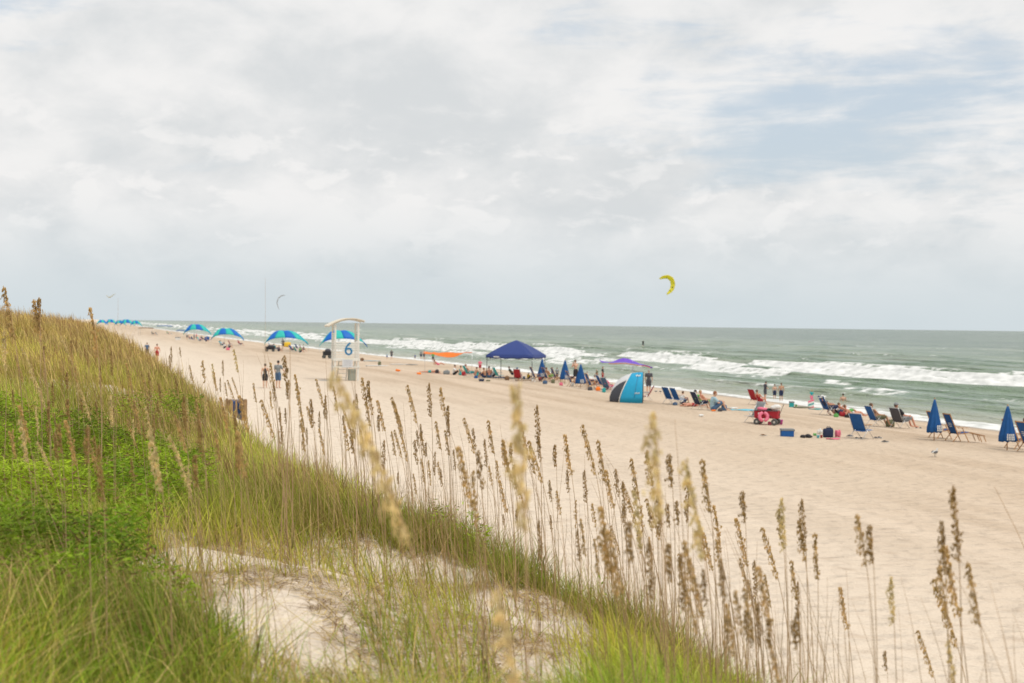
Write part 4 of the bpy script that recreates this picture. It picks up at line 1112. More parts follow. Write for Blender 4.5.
def flat_canopy(px, py, wpx, hpx, c, label):
    x, y, D = gp(px, py); k = D/F_PX; w_, h_ = wpx*k, hpx*k
    t = thing('flat_canopy', label, 'canopy', (x, y, gz(x, y)), CAMRZ, 'far flat canopies')
    MB().sheet(lambda u, v: Vector((-w_/2+w_*u, -w_*.3+w_*.6*v, h_-.15*abs(u-.5)*2+.2*math.sin(math.pi*v))), 6, 6, .03).build('roof', cm('cloth', c), t, True)
    for sx in (-1, 1):
        for sy in (-1, 1): MB().tube([(sx*w_*.47, sy*w_*.28, -.1), (sx*w_*.47, sy*w_*.28, h_-.13)], .03).build('leg', M_alu, t, True)
flat_canopy(146, 335.5, 14, 7.5, 'brown', 'far tan flat shade with dark chairs under it')
flat_canopy(165, 334, 15, 8, 'blue', 'far blue flat canopy beside the waves')
flat_canopy(181, 336.5, 9, 6, 'blue', 'small blue flat shade left of the first open cabana')
# equipment and sitters under the cabanas
for (px, py, po, l, kw) in ((187, 339.5, 'stand', 'person in white standing left of the leftmost open cabana', dict(top='shirt', tc='white')), (194, 340.5, 'stand', 'person in denim standing in the shade of the leftmost open cabana', dict(top='shirt', tc='denim', h=1.5)),
      (200, 341, 'ground', 'person in magenta sitting in the shade of the leftmost open cabana', dict(top='shirt', tc='magenta')), (206, 341.5, 'ground', 'person in blue sitting right in the shade of the leftmost open cabana', dict(top='shirt', tc='blue')),
      (224, 348.5, 'ground', 'person in white sitting in front under the second open cabana', dict(top='shirt', tc='white')), (229, 348, 'ground', 'person in grey sitting in front under the second open cabana', dict(top='shirt', tc='grey')),
      (220.5, 346, 'stand', 'child in teal standing under the second open cabana', dict(top='shirt', tc='teal', h=1.1)), (278.5, 351.5, 'ground', 'person in navy sitting under the cabana with yellow bags', dict(top='shirt', tc='navy')),
      (300, 352.5, 'ground', 'person in green sitting in front under the cabana with yellow bags', dict(top='shirt', tc='green')), (303.5, 351, 'stand', 'child in white standing at the right under the cabana with yellow bags', dict(top='shirt', tc='white', h=1.1))):
    person(px, py, po, SEA+R(random.uniform(-40, 40)), l, **kw)
def sitter(px, py, label, **kw):
    rz = kw.pop('rz', SEA+R(random.uniform(-25, 25))); ch = kw.pop('chair', 'blue'); pose = kw.pop('pose', 'chair'); gl = kw.pop('chlabel')
    x, y, D = gp(px, py)
    beach_chair(px, py, rz, gl, ch)
    return person(px, py, pose, rz, label, **kw)
for i, (px, py, l, kw) in enumerate([
    (190, 340, 'person in red seated under the leftmost open cabana', dict(top='shirt', tc='red', chair='teal')), (203, 341, 'person in navy seated at the right of the leftmost open cabana', dict(top='shirt', tc='navy')),
    (222, 347, 'person in pale blue seated under the second open cabana', dict(top='shirt', tc='lblue', chair='teal')), (240, 346, 'person in red seated at the right edge of the second open cabana', dict(top='shirt', tc='red', chair='pink')),
    (276, 351, 'person in teal seated at the left under the cabana with yellow bags', dict(top='shirt', tc='teal')), (292, 352, 'person in blue seated in the middle of the cabana with yellow bags', dict(top='shirt', tc='blue')), (302, 352, 'person in grey seated at the right under the cabana with yellow bags', dict(top='shirt', tc='grey')),
    (153, 335, 'person seated under the far tan shade', dict(top='shirt', tc='olive', chair='char')), (168, 334.5, 'person seated under the far blue flat canopy', dict(top='shirt', tc='green', chair='char'))]):
    sitter(px, py, l, chlabel='chair'+l.replace('person', ' of the person', 1).replace(' seated', ''), **kw)
for (px, py, c_, l_) in ((193.5, 341, 'blue', 'blue empty chair left of the middle under the leftmost open cabana'), (199.5, 341.6, 'teal', 'teal empty chair in the middle under the leftmost open cabana'), (207, 340, 'blue', 'blue empty chair right of the leftmost open cabana'),
                       (226, 347.5, 'blue', 'blue empty chair in the middle under the second open cabana'), (231, 346, 'red', 'red empty chair under the second open cabana'), (271.5, 349, 'denim', 'dark blue empty chair at the left of the cabana with yellow bags'),
                       (298, 350, 'blue', 'blue empty chair behind the sitters under the cabana with yellow bags'), (297, 353, 'teal', 'teal empty chair in front under the cabana with yellow bags'), (157, 335.5, 'char', 'dark empty chair under the far tan shade'), (172, 335, 'denim', 'dark blue chair under the far blue flat canopy')):
    beach_chair(px, py, SEA+R(random.uniform(-30, 30)), l_, c_)
person(283, 349, 'stand', CAMRZ, 'person in dark clothes standing inside the cabana with yellow bags', tc='char', top='shirt', bc='char', h=1.7)
person(196.5, 340, 'stand', CAMRZ+2, 'person in pink standing under the leftmost open cabana', tc='pink', top='shirt', bc='navy', h=1.6)
lump('bag', 'bag', 287, 347, 8, 5, 'yellow', 'bright yellow bag stacked under the third open cabana')
def cart(px, py, c, label, wpx=9, hpx=9):
    x, y, D = gp(px, py); k = D/F_PX; w_, h_ = wpx*k, hpx*k; t = thing('beach_cart', label, 'cart', (x, y, gz(x, y)), CAMRZ+.3, 'black beach carts')
    MB().box((0, 0, h_*.5), (w_, w_*.55, h_*.42), None, .04).build('tub', cm('cloth', c), t)
    b = MB(); b.ball((w_*.1, 0, h_*.78), (w_*.4, w_*.25, h_*.2)); b.build('load', cm('cloth', 'char'), t, True)
    for sx in (-1, 1):
        for sy in (-1, 1):
            b = MB(); b.lathe([(.02, -.04), (h_*.17, -.04), (h_*.17, .04), (.02, .04)], 16, (sx*w_*.36, sy*w_*.32, h_*.17), Matrix.Rotation(R(90), 3, 'X')); b.build('wheel', M_steel, t)
    MB().tube([(w_*.5, 0, h_*.5), (w_*.7, 0, h_*.95), (w_*.78, 0, h_*.95)], .02).build('handle', M_steel, t, True)
cart(270, 351.5, 'black', 'low black cart left of the cabana with yellow bags', 9, 7)
cart(327, 358.5, 'black', 'tall black cart with a bag just left of the lifeguard stand', 8, 10)
lump('cooler', 'cooler', 178, 340, 5, 3, 'white', 'small white cooler left of the leftmost open cabana', shape='cooler')
lump('bag', 'bag', 228, 350, 4, 2.5, 'pink', 'small pink bag in front of the second open cabana')
lump('bag', 'bag', 207, 340.5, 5, 4, 'blue', 'blue bag at the right edge of the leftmost open cabana')

# ------------------------------------------------------------------ strollers on the sand, left
person(265, 388, 'stand', CAMRZ+R(10), 'person in a black dress walking beside a taller companion', h=1.56, bottom='dress', bc='black', hair='short', hc='dark', group=None)
person(278, 388, 'reach', CAMRZ+R(-20), 'tall person in a grey shirt and dark shorts holding a green cup', h=1.78, top='shirt', tc='grey', bc='denim', hc='dark')
person(147, 357, 'walk', CAMRZ, 'person in dark blue half hidden behind the dune grass', h=1.6, top='shirt', tc='denim', bc='navy')
person(157, 361, 'walk', CAMRZ, 'shirtless sunburnt person half hidden behind the dune grass', h=1.75, skin='red', bc='red', hc='brown')
# timber bin box by the dune foot
x, y, D = gp(236, 426); k = D/F_PX
t = thing('bin_enclosure', 'slatted wooden bin box with blue bins beside the dune', 'bin', (x, y, gz(x, y)), CAMRZ+R(25))
wm = mat('grey_brown_timber', (.30, .19, .09), .8, .3, 6, .2); w_ = 15*k; h_ = 22*k
for sx in (-1, 1):
    for sy in (-1, 1): MB().box((sx*w_/2, sy*w_/2, h_/2), (.09, .09, h_), None, .005).build('post', wm, t)
for side in range(4):
    b = MB(); M_ = Matrix.Rotation(R(90*side), 3, 'Z')
    for i in range(7):
        if side == 0 and i in (1, 3, 4): continue
        xx = -w_/2+w_*(i+.5)/7
        b.box(M_ @ Vector((xx, -w_/2-.06, h_*.52)), (w_/8.5, .025, h_*.86), M_)
    b.build('slat_panel', wm, t)
for sx in (-1, 1): MB().lathe([(w_*.18, .05), (w_*.21, h_*.86), (w_*.23, h_*.9), (w_*.05, h_*.97)], 18, (sx*w_*.24, 0, 0)).build('bin', cm('plastic', 'blue'), t, True)

# ------------------------------------------------------------------ middle of the beach
def surfboard(px, py, L_, label, c='white', rz=CAMRZ, leash=None):
    x, y, D = gp(px, py); t = thing('surfboard', label, 'board', (x, y, gz(x, y)+.07), rz, 'boards lying on the sand')
    b = MB(); n = 16
    b.ball((0, 0, 0), (L_/2, .28, .05), sub=3); b.build('board', cm('plastic', c), t, True)
    MB().box((-L_*.42, 0, -.06), (.12, .015, .09), None, .004).build('fin', M_steel, t)
surfboard(377, 366.5, 2.6, 'long white rescue board on the sand right of the lifeguard stand')
surfboard(372, 361.5, 2.2, 'pale blue board on the sand right of the lifeguard stand', 'lblue')
surfboard(399, 365, 2.2, 'white board lying left of the orange buoy')
surfboard(412, 365.3, 1.4, 'pale grey board lying between the two orange buoys', 'grey')
lump('bag', 'bag', 379.5, 365.5, 3.5, 4, 'olive', 'olive bag at the end of the long white board')
lump('bag', 'bag', 362, 361, 4, 3, 'brown', 'dark brown bag just right of the lifeguard stand')
lump('buoy', 'buoy', 398, 371.5, 4.6, 2.6, 'orange', 'left one of two small orange floats on open sand', shape='heap')
lump('buoy', 'buoy', 419, 374.5, 4.4, 2.8, 'orange', 'right one of two small orange floats, nearer the orange shade', shape='heap')
for (px, py, l, kw) in ((391.5, 359, 'dark bather standing at the wash line right of the white boards', dict(bc='char', tc='char', top='shirt', h=1.3)), (387, 358.8, 'small child in blue at the wash line beside a dark bather', dict(bc='blue', h=.8, top='tank', tc='lblue')),
                       (421, 359.2, 'bather in grey at the wash line left of the orange shade', dict(h=1.4, tc='grey', top='tank')), (424, 359.6, 'bather in dark shorts at the wash line left of the orange shade', dict(h=1.5, bc='char')), (415, 359.6, 'child in blue at the wash line', dict(h=.8, tc='blue', top='tank'))):
    person(px, py, 'stand', CAMRZ+R(random.uniform(-30, 30)), l, group=None, **kw)
person(433, 362, 'stand', CAMRZ, 'person in a green top standing under the orange shade', h=1.35, top='shirt', tc='green', bc='char')
person(438, 365, 'recline', SEA+R(8), 'person in pink lounging near the wash below the orange shade', h=1.6, skin='red', bottom='swim', bc='pink', hair='long')
person(430, 372.5, 'lie', R(90)+CAMRZ, 'sunbather lying flat with teal trunks left of a black bag', h=1.75, skin='red', bottom='brief', bc='teal')
lump('bag', 'bag', 437, 373, 4.2, 3.6, 'char', 'black round bag at the head of the lying sunbather')
lump('bag', 'bag', 446.5, 374.5, 7, 4, 'grey', 'grey holdall between the lying sunbather and the dark haired sitter')
person(454, 375, 'ground', SEA+R(-20), 'dark haired person in a pale top sitting on the sand', h=1.75, top='shirt', tc='white', bc='black', hc='dark', hair='bun')
person(460, 375.2, 'ground', SEA+R(20), 'person with teal straps sitting beside the dark haired one', h=1.65, bottom='swim', bc='teal', hc='brown')
beach_chair(469, 377, SEA+R(10), 'teal and blue chair with a sunbather in it, left of the standing child', 'teal', 'blue')
person(469, 377, 'chair', SEA+R(10), 'sunbather in teal trunks on the teal chair', skin='red', bc='teal', hc='red')
person(476, 376.5, 'ground', SEA+R(30), 'person in teal shorts sitting next to the teal chair', skin='tan', bc='teal', h=1.6)
person(480, 371.5, 'stand', CAMRZ+R(180), 'child in pink standing between the teal chair and the blue canopy', h=1.2, top='shirt', tc='pink', bc='red')
person(484.5, 378, 'ground', CAMRZ+R(60), 'bare backed person crouching by the left leg of the canopy', skin='tan', h=1.7)
person(489, 378, 'ground', CAMRZ+R(10), 'broad bare backed person sitting just inside the canopy', skin='red', h=1.95, bc='denim')
lump('cooler', 'cooler', 481.5, 381.2, 5.5, 2.8, 'navy', 'navy cooler in front of the canopy', shape='cooler')
lump('bag', 'bag', 488, 381, 6, 1.6, 'olive', 'flat olive bundle in front of the canopy', shape='heap')
towel(496, 377.5, 1.7, 1.0, 'blue', 'blue towel spread under the left side of the canopy')
beach_chair(518, 381.5, SEA+R(60), 'red chair under the canopy with a person in a blue cap', 'red')
person(518, 381.5, 'chair', SEA+R(60), 'person in a blue cap on the red chair under the canopy', hat='cap', hatc='denim', skin='fair', bc='red', hair='short')
lump('bucket', 'bucket', 524, 379.5, 2.8, 3, 'denim', 'dark blue pail beside the red chair', shape='bucket')
lump('cooler', 'cooler', 533.5, 382, 4, 4, 'white', 'white cooler at the right legs of the canopy', shape='cooler')
# row of rental umbrellas and loungers
closed_umbrella(541.8, 381.5, 'closed blue umbrella just right of the canopy, leftmost of all', 22.5)
closed_umbrella(564.8, 384, 'closed blue umbrella left of the shirtless standing man', 24)
closed_umbrella(580.5, 388, 'closed blue umbrella right of the shirtless standing man', 24)
closed_umbrella(934, 440.5, 'closed blue umbrella with white print beside two wooden loungers', 41)
closed_umbrella(1007, 450, 'closed blue umbrella with white print at the right edge', 44)
lo = [(537, 382, 'wooden blue lounger left of the leftmost closed umbrella'), (549, 382.5, 'wooden blue lounger right of the leftmost closed umbrella'), (558, 382, 'wooden blue lounger between the first two closed umbrellas'),
      (573.5, 386.5, 'wooden blue lounger behind the shirtless man'), (586, 387, 'wooden blue lounger just right of the third closed umbrella'), (593, 389.5, 'wooden blue lounger in front of the pink towel')]
for px, py, l in lo: wood_lounger(px, py, SEA+R(random.uniform(-8, 8)), l, foot=True)
wood_lounger(941, 438.5, SEA+R(4), 'wooden lounger mostly hidden by its closed umbrella', False)
wood_lounger(958, 441.5, SEA+R(0), 'wooden lounger with blue back and printed lettering, footrest out to the right', True)
wood_lounger(1018, 449, SEA+R(4), 'wooden lounger behind the rightmost closed umbrella', False)
wood_lounger(1032, 453, SEA+R(2), 'wooden lounger at the right edge occupied by a person in pink', True)
person(1031, 447, 'chair', SEA+R(10), 'person in pink at the right edge of the beach', top='shirt', tc='pink', skin='red', h=1.8, dz=.05)
person(549.5, 380.5, 'chair', SEA+R(15), 'sunbather with a green towel on the lounger right of the first umbrella', skin='tan', bc='green', dz=.05)
person(557, 380.5, 'stand', CAMRZ+R(30), 'child in grey standing between the first two umbrellas', h=1.15, top='shirt', tc='grey', bc='char')
person(575.5, 383.5, 'hold', CAMRZ+R(40), 'shirtless man in black shorts with hands raised to his face', h=1.98, skin='fair', bc='black', hc='brown')
person(597, 381, 'lookdown', CAMRZ+R(120), 'person in olive leaning over the loungers with a bag', h=1.15, top='shirt', tc='olive', bc='char', hc='grey')
towel(597, 383, .9, .5, 'red', 'small red towel over the last lounger')
person(589, 386, 'chair', SEA, 'person in pink resting behind the third umbrella', h=1.45, top='shirt', tc='pink', skin='red', dz=.05)
beach_chair(608, 392, SEA+R(25), 'dark blue chair tight against the left of the blue tent', 'denim')
person(608, 392, 'chair', SEA+R(25), 'dark haired person in pink seated left of the blue tent', top='shirt', tc='pink', hc='dark', bc='pink', h=1.6)
beach_chair(603, 388.5, SEA+R(5), 'blue chair between the last lounger and the dark blue chair', 'blue')
person(600, 385, 'chair', SEA, 'tanned sunbather behind the last wooden lounger', skin='tan', bc='red', h=1.5, dz=.05)
person(594, 384.5, 'ground', SEA+R(20), 'person in white sitting on the sand behind the loungers', top='shirt', tc='white', h=1.5)
lump('bag', 'bag', 553, 383.5, 4, 4, 'olive', 'olive bag between the loungers right of the first umbrella')
lump('bag', 'bag', 572, 386, 4, 4, 'white', 'white bag under the loungers left of the third umbrella')
lump('bag', 'bag', 598, 391, 5, 4, 'orange', 'orange bag under the last wooden lounger')
lump('bag', 'bag', 604, 392.5, 4, 4.5, 'teal', 'teal bag left of the dark blue chair by the tent')
lump('bag', 'bag', 507, 380, 5, 4, 'brown', 'brown bag on the sand under the middle of the canopy')
beach_chair(499, 379.5, SEA+R(10), 'teal chair empty under the left half of the canopy', 'teal')
lump('bag', 'bag', 464, 376, 5, 4, 'red', 'red bag between the sitters and the teal chair')
towel(525, 380.5, 1.6, .8, 'brown', 'brown blanket right of the red chair under the canopy')
# right of the tent
beach_chair(645.5, 401, SEA+R(150), 'empty red chair right against the mouth of the blue tent', 'red', scale=.95)
person(648.5, 393.5, 'stand', CAMRZ+R(-10), 'man in a dark shirt and shorts standing right of the tent', h=1.72, top='shirt', tc='char', bc='char', hair='short', hc='grey')
beach_chair(671, 404, SEA+R(20), 'empty blue chair, left one of the pair right of the tent', 'blue')
beach_chair(679, 405, SEA+R(15), 'empty blue chair, right one of the pair right of the tent', 'blue')
person(693, 406.5, 'lie', SEA+R(10), 'sunbather lying on the sand beside the person in the navy chair', skin='red', bottom='brief', bc='red', h=1.6)
beach_chair(700, 409.5, SEA+R(12), 'navy chair with a dark haired person, left of the pale blue shirt', 'navy')
person(700, 409.5, 'chair', SEA+R(12), 'dark haired person in the navy chair', skin='fair', top='tank', tc='green', hc='dark', h=1.7)
person(713, 410.5, 'ground', SEA+R(-6), 'broad person in a pale blue shirt sitting on the sand', h=2.1, top='shirt', tc='lblue', bc='denim', hc='red')
person(705, 407.5, 'chair', SEA+R(0), 'blond person seated behind the one in the navy chair', skin='red', h=1.6, bc='green', hc='blond', dz=-.05)
lump('bag', 'bag', 724, 410.8, 6, 6, 'denim', 'dark blue bag at the knees of the person in pale blue', shape='bag')
lump('bag', 'bag', 713, 411.2, 5, 2, 'orange', 'small orange bag in front of the person in pale blue', shape='heap')
lump('bag', 'bag', 701.5, 416.5, 6, 3.6, 'white', 'crumpled white bag alone on the sand', shape='heap')
towel(742, 410.5, 1.3, .9, 'cyan', 'cyan towel flat on the sand left of the red wagon')
towel(731, 408.5, .7, .5, 'white', 'white towel flat beside the cyan one')
beach_chair(756, 405, SEA+R(20), 'red chair near the water behind the wagon', 'red')
person(759.5, 405.5, 'chair', SEA+R(30), 'sunbather on the red chair near the water', skin='red', bottom='swim', bc='red', h=1.55)
beach_chair(753.5, 423, SEA+R(200), 'pale green and silver chair at the left end of the red wagon', 'grey', 'grey', scale=1.0)
person(760.5, 413, 'ground', CAMRZ+R(180), 'small child in red behind the red wagon', skin='red', h=1.0, bc='red', bottom='swim')
# wagon
x, y, D = gp(767, 424.5); k = D/F_PX; L_ = 23*k
t = thing('wagon', 'red folding wagon loaded with beach things', 'wagon', (x, y, gz(x, y)), CAMRZ+R(-22)); rf = cm('cloth', 'red')
b = MB()
for s in (-1, 1): b.box((0, s*.27, .50), (L_, .03, .34), None, .01)
for s in (-1, 1): b.box((s*L_/2, 0, .50), (.03, .56, .34), None, .01)
b.box((0, 0, .33), (L_, .54, .03)); b.build('tub', rf, t)
b = MB()
for s in (-1, 1):
    b.tube([(-L_/2, s*.30, .68), (L_/2, s*.30, .68)], .014); b.tube([(-L_*.4, s*.30, .2), (0, s*.30, .66), (L_*.4, s*.30, .2)], .012)
b.build('frame', M_steel, t, True)
for sx in (-1, 1):
    for sy in (-1, 1):
        wh = MB().lathe([(.03, -.05), (.14, -.05), (.155, -.03), (.155, .03), (.14, .05), (.03, .05)], 22, (sx*L_*.38, sy*.36, .155), Matrix.Rotation(R(90), 3, 'X')).build('wheel', M_steel, t)
        MB().lathe([(.02, -.056), (.05, -.056), (.05, .056), (.02, .056)], 16, (sx*L_*.38, sy*.36, .155), Matrix.Rotation(R(90), 3, 'X')).build('hub', M_alu, wh)
MB().tube([(L_/2, 0, .4), (L_/2+.22, 0, .95), (L_/2+.22, .1, .98), (L_/2+.22, -.1, .98)], .014).build('handle', M_steel, t, True)
MB().box((-L_*.28, -.292, .52), (.14, .012, .14), None, .004).build('print', M_white, t)
wx_, wy_ = x, y
def ontop(dx, dy): a = CAMRZ+R(-22); return (wx_+dx*math.cos(a)-dy*math.sin(a), wy_+dx*math.sin(a)+dy*math.cos(a))
def piled(name, cat, dx, dy, z, r, c, label, shape='ball'):
    px_, py_ = ontop(dx, dy); t = thing(name, label, cat, (px_, py_, gz(px_, py_)+z), CAMRZ)
    b = MB()
    if shape == 'ring':
        n = 20; R0 = r[0]
        rot = Matrix.Rotation(R(75), 3, 'X')
        pts = [rot @ Vector((R0*math.cos(a), R0*math.sin(a), 0)) for a in [2*math.pi*i/n for i in range(n+1)]]
        b.tube(pts, r[1], 10, False)
        b.build('tube', cm('plastic', c), t, True)
    else:
        for k_ in range(5): b.ball((random.uniform(-.5, .5)*r[0], random.uniform(-.5, .5)*r[1], random.uniform(-.3, .3)*r[2]), (r[0]*.6, r[1]*.6, r[2]*.6))
        me = eval_remesh(b.bm, name, .02, 3); me.materials.append(cm('cloth', c)); link_mesh('cloth_heap', me, None, t, True)
    return t
piled('bag', 'bag', L_*.28, 0, .82, (.36, .26, .2), 'white', 'puffy white bag piled on the right end of the red wagon')
piled('towel', 'towel', -L_*.25, 0, .72, (.30, .24, .14), 'pink', 'pink towels heaped on the left end of the red wagon')
piled('towel', 'towel', .05, 0, .70, (.2, .2, .12), 'black', 'black cloth heaped in the middle of the red wagon')
piled('swim_ring', 'swim ring', -L_*.06, -.50, .40, (.19, .085), 'pink', 'pink swim ring leaning on the side of the red wagon', 'ring')
lump('bucket', 'bucket', 781, 424.5, 4, 4.8, 'magenta', 'purple toy pail at the right end of the red wagon', shape='bucket')
lump('bag', 'bag', 758, 424, 5, 9, 'red', 'dark red bag against the left end of the red wagon')
lump('towel', 'towel', 770, 424.6, 5, 4, 'pink', 'pink towel fallen under the red wagon', shape='heap')
shoes(763.5, 436, 'brown', 'brown sandals on the sand in front of the red wagon')
lump('cooler', 'cooler', 787, 436.5, 13.5, 8, 'blue', 'blue cooler with a pale top on open sand', shape='cooler')
for (px, py, po, l, kw) in ((540, 381, 'ground', 'person in red sitting at the foot of the leftmost closed umbrella', dict(top='shirt', tc='red', h=1.5)), (552, 379.5, 'stand', 'child in blue standing behind the lounger right of the first umbrella', dict(top='shirt', tc='blue', h=1.1)),
      (569, 383, 'chair', 'person in teal on a lounger left of the shirtless man', dict(top='shirt', tc='teal', h=1.6, dz=.05)), (587, 383, 'stand', 'child in white standing behind the third umbrella', dict(top='shirt', tc='white', h=1.0)),
      (602.5, 381.5, 'stand', 'person in black standing between the loungers and the tent', dict(top='shirt', tc='black', bc='red', h=1.45)), (606, 390, 'ground', 'person in magenta sitting left of the dark blue chair', dict(top='shirt', tc='magenta', h=1.4)),
      (512, 378, 'chair', 'person in olive reclining under the middle of the canopy', dict(top='shirt', tc='olive', h=1.5)), (528, 379, 'ground', 'child in yellow sitting under the right of the canopy', dict(top='shirt', tc='yellow', h=1.1)),
      (682, 404, 'ground', 'person in white sitting beside the pair of blue chairs', dict(top='tank', tc='white', h=1.5)), (837, 415.5, 'recline', 'sunburnt person in black leaning back beside the white hatted one', dict(top='tank', tc='black', skin='red', h=1.7)),
      (846, 414, 'recline', 'tanned person in green between the white hatted one and the raised knees', dict(bc='green', skin='tan', h=1.6)), (493, 377, 'ground', 'person in white sitting behind the broad bare backed one', dict(top='shirt', tc='white', h=1.5))):
    person(px, py, po, SEA+R(random.uniform(-35, 35)), l, **kw)
for (px, py, w_, h_, c_, l_) in ((545, 384, 5, 3.5, 'denim', 'denim blue bag in front of the lounger right of the first umbrella'), (561, 385.5, 4, 3, 'pink', 'pink bag at the foot of the second umbrella'), (590, 390.5, 5, 3.5, 'char', 'charcoal bag in front of the third umbrella'),
      (675, 405.5, 5, 3, 'denim', 'denim blue bag under the pair of blue chairs'), (688, 405.5, 4, 3, 'olive', 'olive bag right of the pair of blue chairs'), (720, 411.5, 5, 3, 'char', 'charcoal bag right of the person in pale blue'),
      (848, 417.5, 7, 3.5, 'black', 'black bag under the raised knees of the sunbather'), (836, 417, 5, 3.5, 'green', 'green bag left of the red bag near the white hat'), (476, 378, 4, 2.5, 'blue', 'blue bag right of the teal chair')):
    lump('bag', 'bag', px, py, w_, h_, c_, l_)
# bathers near the water
person(765, 399.5, 'lookdown', CAMRZ+R(-70), 'teenager in a dark wetsuit standing in the wash with head bowed', h=1.45, top='shirt', tc='char', bc='char', hc='dark', sink=.03)
person(774.5, 399.5, 'stand', CAMRZ, 'small bare backed boy in dark trunks, middle one of the three at the water', h=1.22, bc='navy', sink=.03)
person(781, 401, 'stand', CAMRZ, 'bare backed bather in dark trunks, right one of the three at the water', h=1.42, bc='navy', skin='tan', sink=.03)
lump('box', 'box', 791.5, 407.3, 5, 6, 'teal', 'teal box at the edge of the wash', shape='cooler')
lump('bucket', 'bucket', 796, 407.5, 2.2, 3, 'green', 'small green pail beside the teal box', shape='bucket')
person(811.5, 403.5, 'stand', CAMRZ+R(30), 'small child in teal behind the striped bodyboard', h=1.02, top='shirt', tc='teal', bc='pink', hc='blond', hair='long')
x, y, D = gp(811, 408.5); k = D/F_PX
t = thing('bodyboard', 'upright bodyboard with pink, white and teal stripes', 'bodyboard', (x, y, gz(x, y)), CAMRZ+R(10))
for i, c in enumerate(('pink', 'white', 'teal', 'white', 'pink')):
    hh = 8.3*k/5
    MB().sheet(lambda u, v, i=i: Vector((-3*k+6*k*u, 0.02, hh*(i+v)+.12*(u-.5))), 4, 2, .06).build('stripe', cm('plastic', c), t)
surfboard(803, 408.3, 1.3, 'dark green board flat at the wash line left of the striped bodyboard', 'olive'); towel(815, 409.5, .8, .5, 'teal', 'teal towel flat under the striped bodyboard')
# right group
beach_chair(829, 415.5, SEA+R(6), 'blue reclined chair holding the person in a white hat', 'blue', scale=1.1)
person(829.5, 415.5, 'lounge', SEA+R(6), 'person in a wide white hat reclining on a blue chair', hat='sun', hatc='white', skin='red', top='tank', tc='navy', bc='navy', h=1.85, dz=.05)
lump('bag', 'bag', 842.5, 416.5, 6, 6, 'red', 'red bag beside the person in the white hat', shape='heap')
person(852, 417, 'recline', SEA+R(0), 'sunbather with knees raised right of the person in the white hat', skin='red', bottom='brief', bc='black', h=1.7)
person(843, 402, 'stand', CAMRZ, 'lone swimmer whose head and shoulders show above the water', h=1.6, sink=.95, hc='dark')
beach_chair(862, 438.5, R(-62), 'empty bright blue chair alone on the sand in front of the others', 'blue', scale=1.08)
beach_chair(876, 426.5, SEA+R(6), 'blue chair with a tanned man, left of the grey chair', 'blue')
person(876.5, 426.5, 'chair', SEA+R(6), 'tanned man in the blue chair left of the grey chair', skin='tan', bc='olive', h=1.75)
lump('bag', 'bag', 890, 427, 9, 7, 'olive', 'dark olive bag between the blue chair and the grey chair', shape='bag')
beach_chair(900, 428.5, SEA+R(22), 'dark grey chair with a white mark, holding the capped man', 'char')
person(901.5, 428.5, 'chair', SEA+R(10), 'man in a grey cap and black shirt on the dark grey chair', top='shirt', tc='black', bc='grey', hat='cap', hatc='grey', h=1.9, skin='red')
shoes(918.5, 428.5, 'char', 'dark shoes right of the capped man')
lump('bag', 'bag', 806.5, 437.5, 12, 4, 'black', 'flat black roll left of the navy bag', shape='heap')
lump('bag', 'bag', 828, 437, 11, 10, 'navy', 'large navy bag in the heap of belongings')
lump('towel', 'towel', 837, 437, 7, 8.5, 'pink', 'hot pink towel heaped right of the navy bag', shape='heap')
lump('towel', 'towel', 819.5, 434.5, 6, 6, 'white', 'white towel heaped left of the navy bag', shape='heap')
lump('toy', 'toy', 815, 436, 4, 3.5, 'green', 'lime green toy in the heap of belongings', shape='heap')
lump('toy', 'toy', 818, 437.8, 3.2, 3, 'cyan', 'cyan toy in the heap of belongings', shape='bucket')
lump('toy', 'toy', 821.3, 437.8, 2.4, 3, 'red', 'small red pail in the heap of belongings', shape='bucket')
towel(833, 439.2, .55, .25, 'pink', 'folded pink cloth in front of the navy bag')
for px, py, c, l in ((850, 437, 'char', 'dark sandals left of the empty blue chair'), (859, 438.8, 'black', 'black sandals under the empty blue chair'), (878, 438.5, 'char', 'dark shoes right of the empty blue chair'), (885, 442.5, 'black', 'black sandals nearest the lens right of the empty blue chair')):
    shoes(px, py, c, l)
gull(935, 457.5, 'grey gull standing alone in front of the loungers', 1.0, R(-60))
for px, py, l in ((656, 393, 'small shorebird left of three near the wash'), (660.5, 393.6, 'small shorebird between two others near the wash'), (665.5, 393.4, 'small shorebird right of three near the wash')): gull(px, py, l, .75, R(-80))

